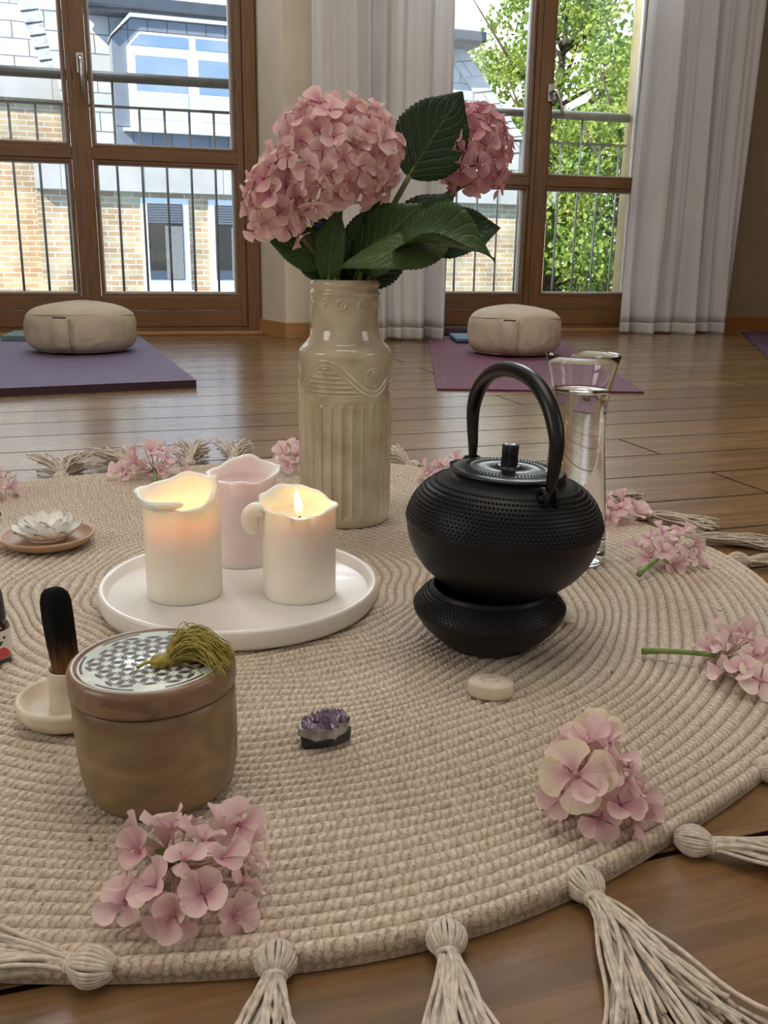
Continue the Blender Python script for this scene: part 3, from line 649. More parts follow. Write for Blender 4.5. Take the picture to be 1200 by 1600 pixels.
for i in range(13):
    q0, q1 = i/13, (i+1)/13
    A0 = Vector((1.24-.64*q0, .9*q0, 2.72+Z+2.18*q0)); A1 = Vector((1.24-.64*q1, .9*q1, 2.72+Z+2.18*q1))
    ln = -.24
    b.add([tuple(A0+Vector((ln, -.06, -.05))), tuple(A0+Vector((.01, -.05, .0))), tuple(A1+Vector((.01, -.03, .0))), tuple(A1+Vector((ln, -.03, -.05))),
           tuple(A0+Vector((ln, .03, -.05))), tuple(A0+Vector((.01, .02, .0))), tuple(A1+Vector((.01, .03, .0))), tuple(A1+Vector((ln, .04, -.05)))],
          [(0, 1, 2, 3), (0, 4, 5, 1), (1, 5, 6, 2), (2, 6, 7, 3), (3, 7, 4, 0)], uv=[(.05, i*.3+.02), (.4, i*.3+.02), (.4, i*.3+.24), (.05, i*.3+.24)]*2)
b.build('wing_hip_course', simple('hip_slate', (.33, .345, .34), .6, .15, 12), wing, smooth=False)
rg = np.random.RandomState(5)

# trees
def m_foliage():
    m, n, out = nodes('tree_foliage')
    t = n.nodes.new('ShaderNodeTexCoord'); z = nn(n, 'ShaderNodeTexNoise', Scale=2.3, Detail=5); n.links.new(t.outputs['Object'], z.inputs['Vector'])
    r = ramp(n, [(.3, (.10, .20, .035)), (.52, (.24, .33, .06)), (.72, (.46, .46, .10))]); n.links.new(z.outputs['Fac'], r.inputs['Fac'])
    d = nn(n, 'ShaderNodeBsdfPrincipled', Roughness=.5); n.links.new(r.outputs[0], d.inputs['Base Color'])
    tr = n.nodes.new('ShaderNodeBsdfTranslucent'); n.links.new(r.outputs[0], tr.inputs['Color'])
    mx = nn(n, 'ShaderNodeMixShader'); mx.inputs[0].default_value = .45; n.links.new(d.outputs[0], mx.inputs[1]); n.links.new(tr.outputs[0], mx.inputs[2])
    n.links.new(mx.outputs[0], out.inputs[0]); return m
FOL = m_foliage(); BARK = simple('tree_bark', (.10, .07, .05), .9, .2, 12, .01)
def tree(x, y, zc, R, H, n, label, seed, leaf=.048):
    root = thing('tree', label, 'tree', (x, y, -6.2), 0, 'trees outside the right window')
    rs = np.random.RandomState(seed); k = 150
    cd = rs.normal(size=(k, 3)); cd /= np.linalg.norm(cd, axis=1)[:, None]; rad = rs.uniform(.25, 1, size=(k, 1))**.5
    cc = cd*rad*np.array([R, R, H]) + np.array([0, 0, zc+6.2])
    idx = rs.randint(0, k, n); off = rs.normal(size=(n, 3)); off /= np.linalg.norm(off, axis=1)[:, None]
    P = cc[idx] + off*rs.uniform(.0, 1, (n, 1))**.4*np.array([.55, .55, .38])
    a = rs.normal(size=(n, 3)); a /= np.linalg.norm(a, axis=1)[:, None]; c = np.cross(a, rs.normal(size=(n, 3))); c /= np.linalg.norm(c, axis=1)[:, None]
    d = np.cross(a, c); s = (leaf*rs.uniform(.6, 1.3, (n, 1)))
    # five-lobed little blades: fan of six points
    pts = [(-.9, 0, 0), (-.25, .75, .12), (.35, .55, .15), (1.0, 0, .0), (.35, -.55, .15), (-.25, -.75, .12)]
    V = np.stack([P + s*(p_[0]*a + p_[1]*c + p_[2]*d) for p_ in pts], 1).reshape(-1, 3)
    i = np.arange(n)[:, None]*6
    F = np.concatenate([i+np.array([[0, 1, 2, 3]]), i+np.array([[0, 3, 4, 5]])], 0)
    tag(npmesh('foliage', V, F, FOL, root, smooth=False), kind='stuff')
    b = MB(); b.tube([(0, 0, 0), (.1, 0, 2.5), (-.05, .1, zc+6.2), (.1, 0, zc+6.2+H*.7)], [.24, .19, .12, .03], 10)
    for j in range(26):
        z0 = rs.uniform(zc+6.2-H*.8, zc+6.2+H*.6); an = rs.uniform(0, 6.28); L = R*rs.uniform(.5, .95)
        p0 = Vector((0, 0, z0)); p1 = p0+Vector((math.cos(an)*L*.5, math.sin(an)*L*.5, .25*L)); p2 = p0+Vector((math.cos(an)*L, math.sin(an)*L, .75*L))
        b.tube([p0, p1, p2], [.055, .035, .012], 6)
    b.build('trunk', BARK, root)
tree(4.3, 16.5, 1.0, 2.0, 3.6, 24000, 'leafy maple nearest the right window, dark at its foot', 1)
tree(7.6, 18.5, 1.4, 2.2, 4.4, 24000, 'bright green tree seen past the right window handle', 2)
tree(3.6, 21.5, 2.6, 2.5, 4.6, 24000, 'tree rising behind the end of the slate roof', 3, .055)
tree(9.8, 22.0, .5, 3.0, 5.0, 20000, 'farther tree beside the yellow outer reveal', 4, .06)
tree(6.4, 24.5, -1.8, 3.6, 3.4, 20000, 'low dark tree behind the lower right pane', 6, .065)

# ================================================================== YOGA MATS AND CUSHIONS
def mat_obj(name, label, pts, h, top, edge, rz=0):
    """mat with given ground outline"""
    c0 = Vector((sum(p[0] for p in pts)/4, sum(p[1] for p in pts)/4, 0))
    r = thing(name, label, 'yoga mat', c0, 0, 'yoga mats on the floor')
    n = 24; 
    def bil(u, v): 
        a = Vector((*pts[0], 0))*(1-u)+Vector((*pts[1], 0))*u; b_ = Vector((*pts[3], 0))*(1-u)+Vector((*pts[2], 0))*u
        return a*(1-v)+b_*v - c0
    b = MB(); v = []; f = []
    for j in range(n+1):
        for i in range(n+1):
            p = bil(i/n, j/n); v.append((p.x, p.y, h))
    for j in range(n):
        for i in range(n): f.append((j*(n+1)+i, j*(n+1)+i+1, (j+1)*(n+1)+i+1, (j+1)*(n+1)+i))
    b.add(v, f).build('mat_top', top, r, smooth=False)
    b = MB(); q = [bil(0, 0), bil(1, 0), bil(1, 1), bil(0, 1)]
    b.add([(p.x, p.y, 0) for p in q] + [(p.x, p.y, h-.0004) for p in q], [(3, 2, 1, 0), (4, 5, 6, 7), (0, 1, 5, 4), (1, 2, 6, 5), (2, 3, 7, 6), (3, 0, 4, 7)])
    b.build('mat_body', edge, r, smooth=False)
    return r
mat_obj('yoga_mat', 'thick dusty purple yoga mat with black edge, under the left cushion', [(-1.55, 1.86), (-.481, 2.352), (-.93, 3.53), (-1.72, 3.30)], .020, MATV, MATD)
mat_obj('yoga_mat', 'thin plum red yoga mat under the right cushion', [(.131, 2.372), (.661, 2.372), (.715, 3.93), (.168, 3.875)], .005, MATP, simple('plum_edge', (.12, .02, .05), .6))
mat_obj('yoga_mat', 'dark aubergine yoga mat in the corner right of the white curtain', [(1.18, 2.75), (1.80, 2.60), (2.25, 4.46), (1.64, 4.36)], .005, MATQ, MATD)

def cushion(cx, cy, z, R, H, rz, label):
    r = thing('meditation_cushion', label, 'cushion', (cx, cy, z), rz, 'round meditation cushions')
    prof = []
    for i in range(33):
        a = -PI/2 + PI*i/32
        rr = R*(abs(math.cos(a))**.36 if abs(math.cos(a)) > 1e-9 else 0); zz = H/2*(1+math.copysign(abs(math.sin(a))**.62, math.sin(a)))
        prof.append((rr, zz))
    seg = 144; v = []; f = []
    rs = random.Random(cx)
    for k, (rr, zz) in enumerate(prof):
        for i in range(seg):
            a = 2*PI*i/seg
            pl = 1 + .010*math.sin(a*24)*math.sin(PI*zz/H)**2*.5 + .012*math.sin(a*3+cx) + .006*math.sin(a*7+zz*60)
            crown = .010*(1-(rr/R)**2) if zz > H*.5 else 0
            dz = .004*math.sin(a*2+1)*(zz/H)
            v.append((rr*pl*math.sin(a), -rr*pl*math.cos(a), zz + crown + dz))
    for k in range(len(prof)-1):
        for i in range(seg):
            j = (i+1) % seg; f.append((k*seg+i, k*seg+j, (k+1)*seg+j, (k+1)*seg+i))
    MB().add(v, f).build('cushion_cover', LINEN, r)
    for zz, rr in ((H*.84, R*.945), (H*.05, R*.80)):
        MB().tube([(rr*math.sin(2*PI*i/96), -rr*math.cos(2*PI*i/96), zz+.004*math.sin(4*PI*i/96+1)*(zz/H)) for i in range(97)], .0016, 6).build('seam_piping', LINEN, r)
    # carrying strap on the side facing the room
    b = MB(); v = []; f = []; wv = .026
    zs = [H*.80, H*.76, H*.5, H*.25, H*.07]
    rr_ = [R*1.0, R*1.04, R*1.06, R*1.03, R*.92]
    n = len(zs)
    for t_ in (0, .004):
        for zz, rr in zip(zs, rr_):
            for s_ in (-1, 0, 1):
                a = s_*wv/R; v.append(((rr+t_)*math.sin(a), -(rr+t_)*math.cos(a), zz))
    for k in range(n-1):
        for c_ in range(2):
            a0 = k*3+c_; f.append((a0, a0+3, a0+4, a0+1)); f.append((a0+n*3, a0+1+n*3, a0+4+n*3, a0+3+n*3))
    b.add(v, f); b.build('strap', LINEN, r, solid=.003)
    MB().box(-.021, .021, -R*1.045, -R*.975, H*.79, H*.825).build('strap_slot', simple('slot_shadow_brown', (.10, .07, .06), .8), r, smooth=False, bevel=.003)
cushion(-.968, 2.989, .020, .170, .142, math.radians(-3), 'round beige meditation cushion on the purple mat at the left')
cushion(.440, 3.245, .005, .160, .152, math.radians(-14), 'round beige meditation cushion on the plum mat behind the carafe')
tag(MB().box(-.22, .03, -.12, .10, 0, .018).build('yoga_block', [FOAMG], smooth=False, loc=(-1.14, 3.41, .0202), rz=WA*.6, bevel=.002), 'flat grey green foam block on the purple mat behind the left cushion', 'yoga block', 'foam blocks')
r = thing('yoga_block', 'flat blue foam pad between curtain and right cushion', 'yoga block', (.372, 3.70, .0052), .06, 'foam blocks')
MB().box(-.115, .10, -.12, .11, .006, .020).build('pad_top', FOAMB, r, smooth=False, bevel=.005); MB().box(-.111, .096, -.116, .106, 0, .006).build('pad_base', MATD, r, smooth=False)
tag(MB().box(-.03, .22, -.06, .05, 0, .075).build('yoga_block', CREAMF, smooth=False, loc=(.40, 3.50, .0052), rz=.1, bevel=.01), 'cream foam block half hidden behind the right cushion', 'yoga block', 'foam blocks')
tag(MB().box(0, .34, -.10, .10, 0, .022).build('yoga_block', FOAMD, smooth=False, loc=(1.76, 4.18, .0052), rz=.28, bevel=.004), 'dark green foam block on the aubergine mat in the corner', 'yoga block', 'foam blocks')
tag(MB().box(-.12, .16, -.05, .05, 0, .03).build('folded_blanket', MATQ, smooth=False, loc=(.31, 3.99, .0052), rz=.1, bevel=.008), 'dark plum folded blanket at the foot of the right window', 'blanket')

# ================================================================== RUG
RX, RY, RR, NROW = -.1446, .9171, .547, 57
rug = thing('crochet_rug', 'round natural cotton crochet rug with tasselled edge under everything', 'rug', (RX, RY, 0))
def rug_wave(x, y):
    """gentle folds of the cloth, only towards the rim (x, y relative to the rug centre)"""
    r = np.hypot(x, y); th = np.arctan2(y, x)
    e = smoothstep(.42, .54, r)
    far = smoothstep(.30, .52, y)
    return e*(.0025+.0025*np.sin(th*5+1)) + far*.0025*(1+np.sin(x*11+.5)) 
def build_rug():
    per, na = 5, 1100
    rows = np.arange(NROW); rr = []; vv = []
    pitch = RR/NROW
    for k in rows:
        for j in range(per+1): rr.append((k+j/per)*pitch); vv.append((k, j/per))
    rr = np.array(rr); vv = np.array(vv); nr = len(rr)
    th = np.linspace(0, 2*PI, na, endpoint=False)
    Rg, Th = np.meshgrid(rr, th, indexing='ij')
    fv = vv[:, 1][:, None]
    q = Rg/RR
    wob = .006*np.sin(Th*3+.7)*q*(1-q)*2.5 + .007*np.sin(Th*6+q*16)*q*(1-q)*3 + .004*np.sin(Th*11-q*23)*q*(1-q)*3 + .006*np.sin(Th*4+2.0)*q**4 + .0035*np.sin(Th*9)*q**6
    # the far right side of the rug is pulled almost straight
    ang = np.angle(np.exp(1j*(Th-math.radians(28)))); wob += -.012*np.exp(-(ang/.28)**2)*q**4
    rad = Rg+wob
    X = rad*np.cos(Th); Y = rad*np.sin(Th)
    ridge = .0030*np.sqrt(np.clip(np.sin(PI*np.clip(fv, 0, 1)), 0, 1))
    Zt = .0072 + ridge + rug_wave(X, Y) + .0007*np.sin(Th*6+q*16+1.0)*q + .0004*np.sin(Th*230+Rg*800)*np.sin(Th*37)
    edge = np.clip((Rg-(RR-.004))/.004, 0, 1); Zt = Zt*(1-.45*edge**2)
    V = np.stack([X, Y, Zt], -1).reshape(-1, 3)
    # closing wall and bottom ring
    Vb = np.stack([X[-1]*.998, Y[-1]*.998, np.full(na, .0005)], -1); V = np.concatenate([V, Vb], 0)
    i = np.arange(nr)[:, None]; j = np.arange(na)[None, :]; j2 = (j+1) % na
    i0 = i[:]; F = np.stack([i0*na+j, i0*na+j2, (i0+1)*na+j2, (i0+1)*na+j], -1).reshape(-1, 4)
    ks = np.repeat(np.array([vv[min(a, nr-1), 0] for a in range(nr)]), na)
    nst = np.maximum(6, np.round(2*PI*(ks+.6)*pitch/.0052))
    jj = np.tile(np.arange(na), nr)
    u0 = jj/na*nst; u1 = (jj+1)/na*nst
    va = np.repeat(rr/pitch, na); vb = np.repeat(np.append(rr[1:]/pitch, NROW+.2), na)
    va = va*1.0; vb = np.maximum(vb, va)
    UV = np.stack([np.stack([u0, va], -1), np.stack([u1, va], -1), np.stack([u1, vb], -1), np.stack([u0, vb], -1)], 1)
    # drop degenerate joints between rows (same radius) 
    keep = np.repeat(np.append(np.diff(rr) > 1e-7, True), na)
    F = F[keep]; UV = UV[keep]
    # weld the duplicate loops
    dup = np.append(False, np.diff(rr) < 1e-7); mp = np.arange(nr+1)
    for a in range(nr):
        if dup[a]: mp[a] = a-1
    F = (mp[F//na])*na + F % na
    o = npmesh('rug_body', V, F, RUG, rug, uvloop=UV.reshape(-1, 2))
build_rug()

def tassel(hx, hy, dx, dy, L, spread, n, seed, head=.010, flat=0.0):
    """cotton tassel sewn to the rim: knot + loose strands lying on the floor; (dx,dy) is where it points"""
    rs = random.Random(seed); d = Vector((dx, dy, 0)).normalized(); sd = Vector((-d.y, d.x, 0))
    c0 = Vector((hx-RX, hy-RY, 0))
    root = bpy.data.objects.new('tassel', None); C.objects.link(root); root.parent = rug; root.location = c0; root.empty_display_size = .01
    b = MB()
    # knot: cord loops bulging over an egg, then wound neck
    nk = 26
    for i in range(nk):
        a = 2*PI*i/nk + rs.uniform(-.08, .08); pts = []
        for k in range(9):
            q = k/8; rad = head*(math.sin(PI*(.06+.84*q))**.7); s_ = (q-.5)*2.0*head
            pts.append(d*(s_+head*.35) + sd*math.cos(a)*rad + Vector((0, 0, head*.80 + math.sin(a)*rad*.78)))
        b.tube(pts, .0013, 5)
    for k in range(3):
        rad = head*.52; s_ = head*(1.22+k*.16)
        b.tube([d*s_ + sd*math.cos(2*PI*i/16)*rad + Vector((0, 0, head*.72+math.sin(2*PI*i/16)*rad*.8)) for i in range(17)], .0012, 5, cap=False)
    b.build('tassel_knot', CORD, root)
    b = MB()
    for i in range(n):
        a = rs.uniform(0, 2*PI); w = rs.uniform(-1, 1)*spread; l = L*rs.uniform(.78, 1.06); ph = rs.uniform(0, 6.28); am = rs.uniform(.001, .004)
        r0 = head*.42*math.sqrt(rs.random()); sx = math.cos(a)*r0; sz = math.sin(a)*r0*.8; lay = rs.random()
        pts = []; K = 11
        for k in range(K+1):
            q = k/K
            x = head*1.25 + q*l
            fan = sx*(1+.8*math.sin(PI*min(1, q*1.6)*.5)) + w*l*(q**1.35) + am*math.sin(q*7+ph)*q
            z = (head*.72+sz)*(1-q)**1.6 + (.0016 + lay*head*1.0*(1-q*.72))*(1-(1-q)**3) + .0022*math.sin(q*9+ph)*q + flat*lay*.030*q**.7 + flat*.003*q*math.sin(q*6+ph)
            pts.append(d*(x*math.cos(w*.5*q)) + sd*fan + Vector((0, 0, max(.0016, z))))
        b.tube(pts, [.00125]*K+[.0016], 5)
    b.build('tassel_strands', CORD, root)
TS = [(-.134, .372, -1.0, .16, .095, .42, 60, .0105), (-.050, .383, .06, -1, .075, .34, 46, .010), (.035, .400, .02, -1, .085, .28, 52, .010),
      (.113, .443, .22, -.72, .100, .44, 64, .0105), (.184, .482, .9, -.28, .095, .24, 56, .010), (.262, .562, 1, .05, .09, .3, 40, .010),
      (.402, 1.010, 1, -.1, .075, .26, 44, .011), (.372, 1.100, 1, -.14, .085, .18, 48, .011), (.345, 1.205, .8, -.55, .085, .24, 44, .011), (.300, 1.285, 1, .25, .06, .24, 40, .010),
      (.050, 1.462, -.75, .62, .060, .36, 44, .011), (-.246, 1.470, -.1, 1, .075, .32, 46, .011), (-.315, 1.452, -.1, 1, .080, .34, 46, .011), (-.385, 1.408, -.7, .75, .085, .30, 46, .011),
      (-.484, 1.348, -.25, .9, .085, .50, 50, .011), (-.545, 1.290, -.5, .85, .080, .34, 46, .011)]
for i, (hx, hy, dx, dy, L, sp_, n_, hd) in enumerate(TS): tassel(hx, hy, dx, dy, L*(.85 if hy > 1.3 else 1), sp_*(1.5 if hy > 1.3 else 1), n_+(40 if hy > 1.3 else 0), 30+i, hd, flat=(1.0 if hy > 1.3 else .25))

# ================================================================== VASE
RT = .0108                                           # top of the rug
def build_vase():
    root = thing('vase', 'tall celadon stoneware vase with fluted sides and wave relief holding hydrangeas', 'vase', (-.051, 1.156, RT))
    zs = [(.0, .0540), (.002, .0558), (.008, .0565), (.155, .0567), (.160, .0572), (.164, .0567), (.205, .0569), (.210, .0572), (.2145, .0566), (.219, .0535), (.224, .0485), (.231, .0437), (.240, .0412), (.252, .0405), (.270, .0406),
          (.280, .0409), (.2825, .0432), (.285, .0420), (.2870, .0404), (.2895, .0404), (.292, .0422), (.295, .0424), (.2975, .0405)]
    NZ, NA = 620, 720
    z = np.linspace(0, .2975, NZ); R = np.interp(z, [a for a, _ in zs], [b for _, b in zs])
    # soften the profile a little
    ker = np.ones(5)/5; R = np.convolve(np.pad(R, 2, mode='edge'), ker, 'valid')
    th = np.linspace(-PI, PI, NA, endpoint=False); Zg, Th = np.meshgrid(z, th, indexing='ij'); Rg = np.repeat(R[:, None], NA, 1)
    D = np.zeros_like(Zg)
    # roundels round the neck
    for k in range(10):
        c = math.radians(-3+36*k); dth = np.angle(np.exp(1j*(Th-c))); dd = np.hypot(dth*.0407, (Zg-.2705))
        D += .0016*np.exp(-((dd-.0052)/.0013)**2) + .0014*np.exp(-(dd/.0016)**2)
    # rope wave, three crests
    ph = np.cos(3*(Th-math.radians(-21))); shp = np.sign(ph)*np.abs(ph)**1.0
    zc = .1845 + .0185*shp; slope = np.sqrt(1+(3*.0185/.057*np.sin(3*(Th-math.radians(-21))))**2)
    dist = (Zg-zc)/slope
    D += .0013*np.exp(-((dist-.0026)/.0014)**2) + .0013*np.exp(-((dist+.0026)/.0014)**2)
    # combed lines under the crests
    under = smoothstep(-.0045, -.0065, dist)*smoothstep(.1625, .165, Zg)*smoothstep(.205, .200, Zg)
    D += under*.0011*np.sin(2*PI*Zg/.0056)
    # flower medallions in the troughs
    for k in range(3):
        c = math.radians(-21+60+120*k); dth = np.angle(np.exp(1j*(Th-c))); X = dth*.0567; Y = Zg-.1860; dd = np.hypot(X, Y); an = np.arctan2(Y, X)
        inside = smoothstep(.0125, .0118, dd)
        med = .0014*np.exp(-((dd-.0107)/.0011)**2) + .0012*np.exp(-(dd/.0018)**2)
        pet = .0014*smoothstep(.35, .75, np.abs(np.cos(an*4)))*np.exp(-((dd-.0058)/.0026)**2)
        D = D*(1-inside) + inside*(med+pet)
    # flutes
    nf = 28; fr = np.abs(((Th/(2*PI)*nf+.12) % 1)-.5)*2
    rib = smoothstep(.74, .93, fr); rib2 = np.interp(fr, [0, .25, .6, .74, 1], [-.0007, -.0008, -.0002, 0, 0])
    topz = .1565 - .003*fr**2
    low = smoothstep(.010, .016, Zg)*smoothstep(0, -.004, Zg-topz)
    D += low*(.0015*rib+rib2)
    Rf = Rg+D
    V = np.stack([Rf*np.sin(Th), -Rf*np.cos(Th), Zg], -1).reshape(-1, 3)
    i = np.arange(NZ-1)[:, None]; j = np.arange(NA)[None, :]; j2 = (j+1) % NA
    F = np.stack([i*NA+j, i*NA+j2, (i+1)*NA+j2, (i+1)*NA+j], -1).reshape(-1, 4)
    npmesh('vase_body', V, F, GLAZE, root)
    b = MB(); b.lathe([(.0405, .2975), (.0395, .2990), (.0380, .2985), (.0365, .296), (.036, .25), (.051, .215), (.051, .01), (.0, .008)], 96, cap=False)
    b.build('vase_lining', GLAZE, root)
    MB().lathe([(.0, .0), (.054, .0), (.0545, .001)], 96, cap=False).build('vase_foot', GLAZE, root)
    return root
build_vase()

# ================================================================== HYDRANGEAS
D2P = PI/180
def floret_mesh(seed, L, mat, wide=1.0, flat=.10, name='floret', petals=4):
    rs = random.Random(seed); b = MB(); na, nb = 7, 10
    for k in range(petals):
        a0 = 2*PI*k/petals + rs.uniform(-.12, .12); l = L*rs.uniform(.88, 1.1); W = .66*wide*rs.uniform(.92, 1.08)
        cup = rs.uniform(-.10, .34); tilt = flat*rs.uniform(.1, 2.6); tw = rs.uniform(-.25, .25); wv = rs.uniform(0, 6.28)
        v = []; uv = []; f = []
        nick = rs.uniform(0, .07); fm = D2P*(46+rs.uniform(-3, 5))*wide
        for i in range(na+1):
            a = i/na
            for j in range(nb+1):
                t = j/nb*2-1; fi = t*fm*(.50+.50*a**.6); rr_ = a*l*(1-.16*t*t-.10*t**4-nick*math.exp(-(t/.18)**2)*a); x = rr_*math.cos(fi); y = rr_*math.sin(fi)
                z = l*(tilt*a - .22*a*a*(1-abs(tilt)) + cup*t*t*a*.8 + .060*math.sin(wv+t*4.2)*a*a + tw*t*a*a*.5) - k % 2*.0006
                v.append((x*math.cos(a0)-y*math.sin(a0), x*math.sin(a0)+y*math.cos(a0), z)); uv.append((a, j/nb))
        for i in range(na):
            for j in range(nb): q = i*(nb+1)+j; f.append((q, q+nb+1, q+nb+2, q+1))
        b.add(v, f, uv)
    v = []; uv = []
    b2 = MB(); b2.lathe([(.0, -.0006), (.0016*L/.018, .0), (.0018*L/.018, .0012), (.0, .0024)], 8)
    b.add(b2.v, b2.f, [(0, .5)]*len(b2.v))
    me = bpy.data.meshes.new(name); me.from_pydata(b.v, [], b.f)
    ul = me.uv_layers.new(name='UVMap'); li = np.empty(len(me.loops), dtype=np.int32); me.loops.foreach_get('vertex_index', li)
    ul.data.foreach_set('uv', np.array(b.uv, dtype=np.float32)[li].ravel()); me.materials.append(mat)
    me.polygons.foreach_set('use_smooth', [True]*len(me.polygons)); me.update()
    return me
def orient(nrm, spin):
    q = Vector(nrm).normalized().to_track_quat('Z', 'Y'); return q @ Matrix.Rotation(spin, 3, 'Z').to_quaternion()
def put_floret(me, parent, p, nrm, spin, sc=1.0):
    o = bpy.data.objects.new('floret', me); C.objects.link(o); o.parent = parent; o.location = p
    o.rotation_mode = 'QUATERNION'; o.rotation_quaternion = orient(nrm, spin); o.scale = (sc,)*3
    return o
FM = [floret_mesh(i, .0180, PETAL, flat=.22) for i in range(12)]
FMB = [floret_mesh(40+i, .0165, PETALB, flat=.22) for i in range(8)]
FMF = [floret_mesh(80+i, .0158, PETALF, flat=.45) for i in range(10)]
FMC = [floret_mesh(120+i, .0180, PETALC) for i in range(2)]

def sphere_dirs(n):
    g = PI*(3-math.sqrt(5)); out = []
    for i in range(n):
        z = 1-2*(i+.5)/n; r = math.sqrt(1-z*z); out.append(Vector((r*math.cos(g*i), r*math.sin(g*i), z)))
    return out
def leaf(root, base, tip, width, up, mat, sag=.0, cup=.15, curl=0.0, wave=.02, name='leaf', skew=0.0):
    base = Vector(base); tip = Vector(tip); ax = tip-base; L = ax.length; x = ax.normalized(); up = Vector(up); up = (up-x*up.dot(x)).normalized(); y = up.cross(x)
    na, nb = 96, 12; b = MB(); v = []; uv = []; f = []
    for i in range(na+1):
        a = i/na
        w = width*.5*(math.sin(PI*a**.78)**.78 if 0 < a < 1 else 0)*(1.0 if a < .75 else 1-.35*(a-.75)/.25)
        se = 1+.07*((a*20) % 1) - .02
        for j in range(nb+1):
            t = j/nb*2-1; ww = w*t*(se if abs(t) > .99 else 1)
            h = L*(4*sag*a*(1-a)) + cup*abs(ww) + curl*L*max(0, abs(t)-.3)**2*math.sin(PI*a) + L*wave*math.sin(a*9+t*2.0)*abs(t) + .005*L*math.cos(2*PI*8*(a-.37*abs(t)))*abs(t)*(1-abs(t))*1.2
            p = base + x*(a*L) + y*(ww+skew*L*math.sin(PI*a)) + up*h - root.location
            v.append(tuple(p)); uv.append((a, j/nb))
    for i in range(na):
        for j in range(nb): q = i*(nb+1)+j; f.append((q, q+nb+1, q+nb+2, q+1))
    b.add(v, f, uv); o = b.build(name, mat, root, solid=.0006)
    MB().tube([base-root.location-x*.004, base+x*L*.12+up*L*(4*sag*.12*.88)-root.location], [.0022, .0012], 7).build('leaf_stalk', STEMG, o)
    return o
def bez(p0, p1, p2, n=12):
    p0, p1, p2 = map(Vector, (p0, p1, p2)); return [p0*(1-t)**2 + p1*2*t*(1-t) + p2*t*t for t in [i/n for i in range(n+1)]]
def bloom(label, base, ctr, rad, n, meshes, seed, ctrl, stemmat=STEMG, sr=.0042, cream=0, back_cut=-1.1, sc=1.0):
    rs = random.Random(seed); root = thing('hydrangea_flower', label, 'flower', base, 0, 'pink hydrangeas standing in the vase')
    ctr = Vector(ctr); R = Vector(rad)
    neck = ctr - Vector((0, 0, R.z*.55))
    cb = Vector(ctrl); rimp = Vector((-.051+(cb.x+.051)*.42, 1.156+(cb.y-1.156)*.4, .306)); path = [Vector(base), Vector(base)*.5+rimp*.5]+bez(rimp, rimp+(rimp-Vector(base))*.16, neck, 10)
    MB().tube([p-root.location for p in path], [sr*(1.1-.25*i/12) for i in range(13)], 10).build('stem', stemmat, root)
    b = MB()
    for d in sphere_dirs(n):
        if d.y > .2 and d.z < .2 and rs.random() < .4: continue
        j = Vector((rs.uniform(-.16, .16), rs.uniform(-.16, .16), rs.uniform(-.16, .16))); rr = rs.uniform(.87, 1.04)
        if d.z < -.80: continue
        p = ctr + Vector((d.x*R.x, d.y*R.y, d.z*R.z))*rr
        nr = (Vector((d.x/R.x, d.y/R.y, d.z/R.z)).normalized() + j*2.1).normalized()
        me = rs.choice(FMC) if rs.random() < cream else rs.choice(meshes)
        put_floret(me, root, p-root.location, nr, rs.uniform(0, 6.28), sc*rs.uniform(.96, 1.12))
        b.tube([neck-root.location+Vector((0, 0, .012)), (ctr*.55+p*.45)-root.location, p-root.location], [.0012, .0009, .0007], 5)
    b.build('flower_stalks', PEDI, root)
    return root
h1 = bloom('largest pink hydrangea mophead above the front of the vase', (-.066, 1.150, .04), (-.060, 1.128, .443), (.070, .060, .064), 108, FM, 1, (-.075, 1.15, .30), cream=.04)
h2 = bloom('pink hydrangea hanging low at the left side of the bouquet', (-.075, 1.165, .04), (-.128, 1.120, .392), (.034, .036, .046), 40, FM, 2, (-.085, 1.16, .34), stemmat=STEMD)
h3 = bloom('darker pink hydrangea at the right side of the bouquet', (-.030, 1.170, .04), (.103, 1.200, .458), (.042, .042, .052), 56, FMB, 3, (-.025, 1.19, .37), stemmat=STEMD)
leaf(h3, (.022, 1.160, .428), (.082, 1.150, .520), .088, (.25, -1, .25), LEAFD, sag=-.02, cup=-.05, wave=.02)
leaf(h1, (.070, 1.130, .350), (-.052, 1.085, .326), .052, (0, -.75, .62), LEAFL, sag=.06, cup=-.10, wave=.02)
leaf(h1, (.000, 1.120, .345), (.122, 1.100, .335), .072, (.05, -.55, .85), LEAFM, sag=.16, cup=.25, curl=.3, wave=.03)
leaf(h3, (.000, 1.150, .330), (.078, 1.160, .412), .070, (-.4, -1, .3), LEAFD, sag=.05, cup=.1, wave=.03)
leaf(h3, (-.035, 1.140, .320), (.040, 1.135, .398), .074, (-.3, -1, .35), LEAFM, sag=.08, cup=.1, wave=.04)
leaf(h3, (.055, 1.170, .345), (.135, 1.165, .372), .060, (.1, -.9, .5), LEAFD, sag=.1, cup=.3, curl=.2)
leaf(h2, (-.068, 1.145, .335), (-.138, 1.130, .352), .052, (0, -1, .4), LEAFM, sag=.05, cup=.1)
leaf(h2, (-.062, 1.150, .310), (-.118, 1.150, .360), .046, (.2, -1, .2), LEAFD, sag=.05, cup=.1)
leaf(h1, (-.070, 1.135, .305), (-.056, 1.120, .392), .040, (-.4, -1, 0), LEAFM, sag=.08, cup=.2)
leaf(h1, (-.040, 1.150, .310), (-.010, 1.150, .400), .062, (.1, -1, .1), LEAFD, sag=.03, cup=.1)
leaf(h2, (-.058, 1.160, .300), (-.085, 1.160, .385), .060, (.1, -1, .1), LEAFD, sag=.03, cup=.1)
leaf(h3, (-.045, 1.165, .305), (.028, 1.175, .372), .070, (0, -1, .2), LEAFD, sag=.03, cup=.1)
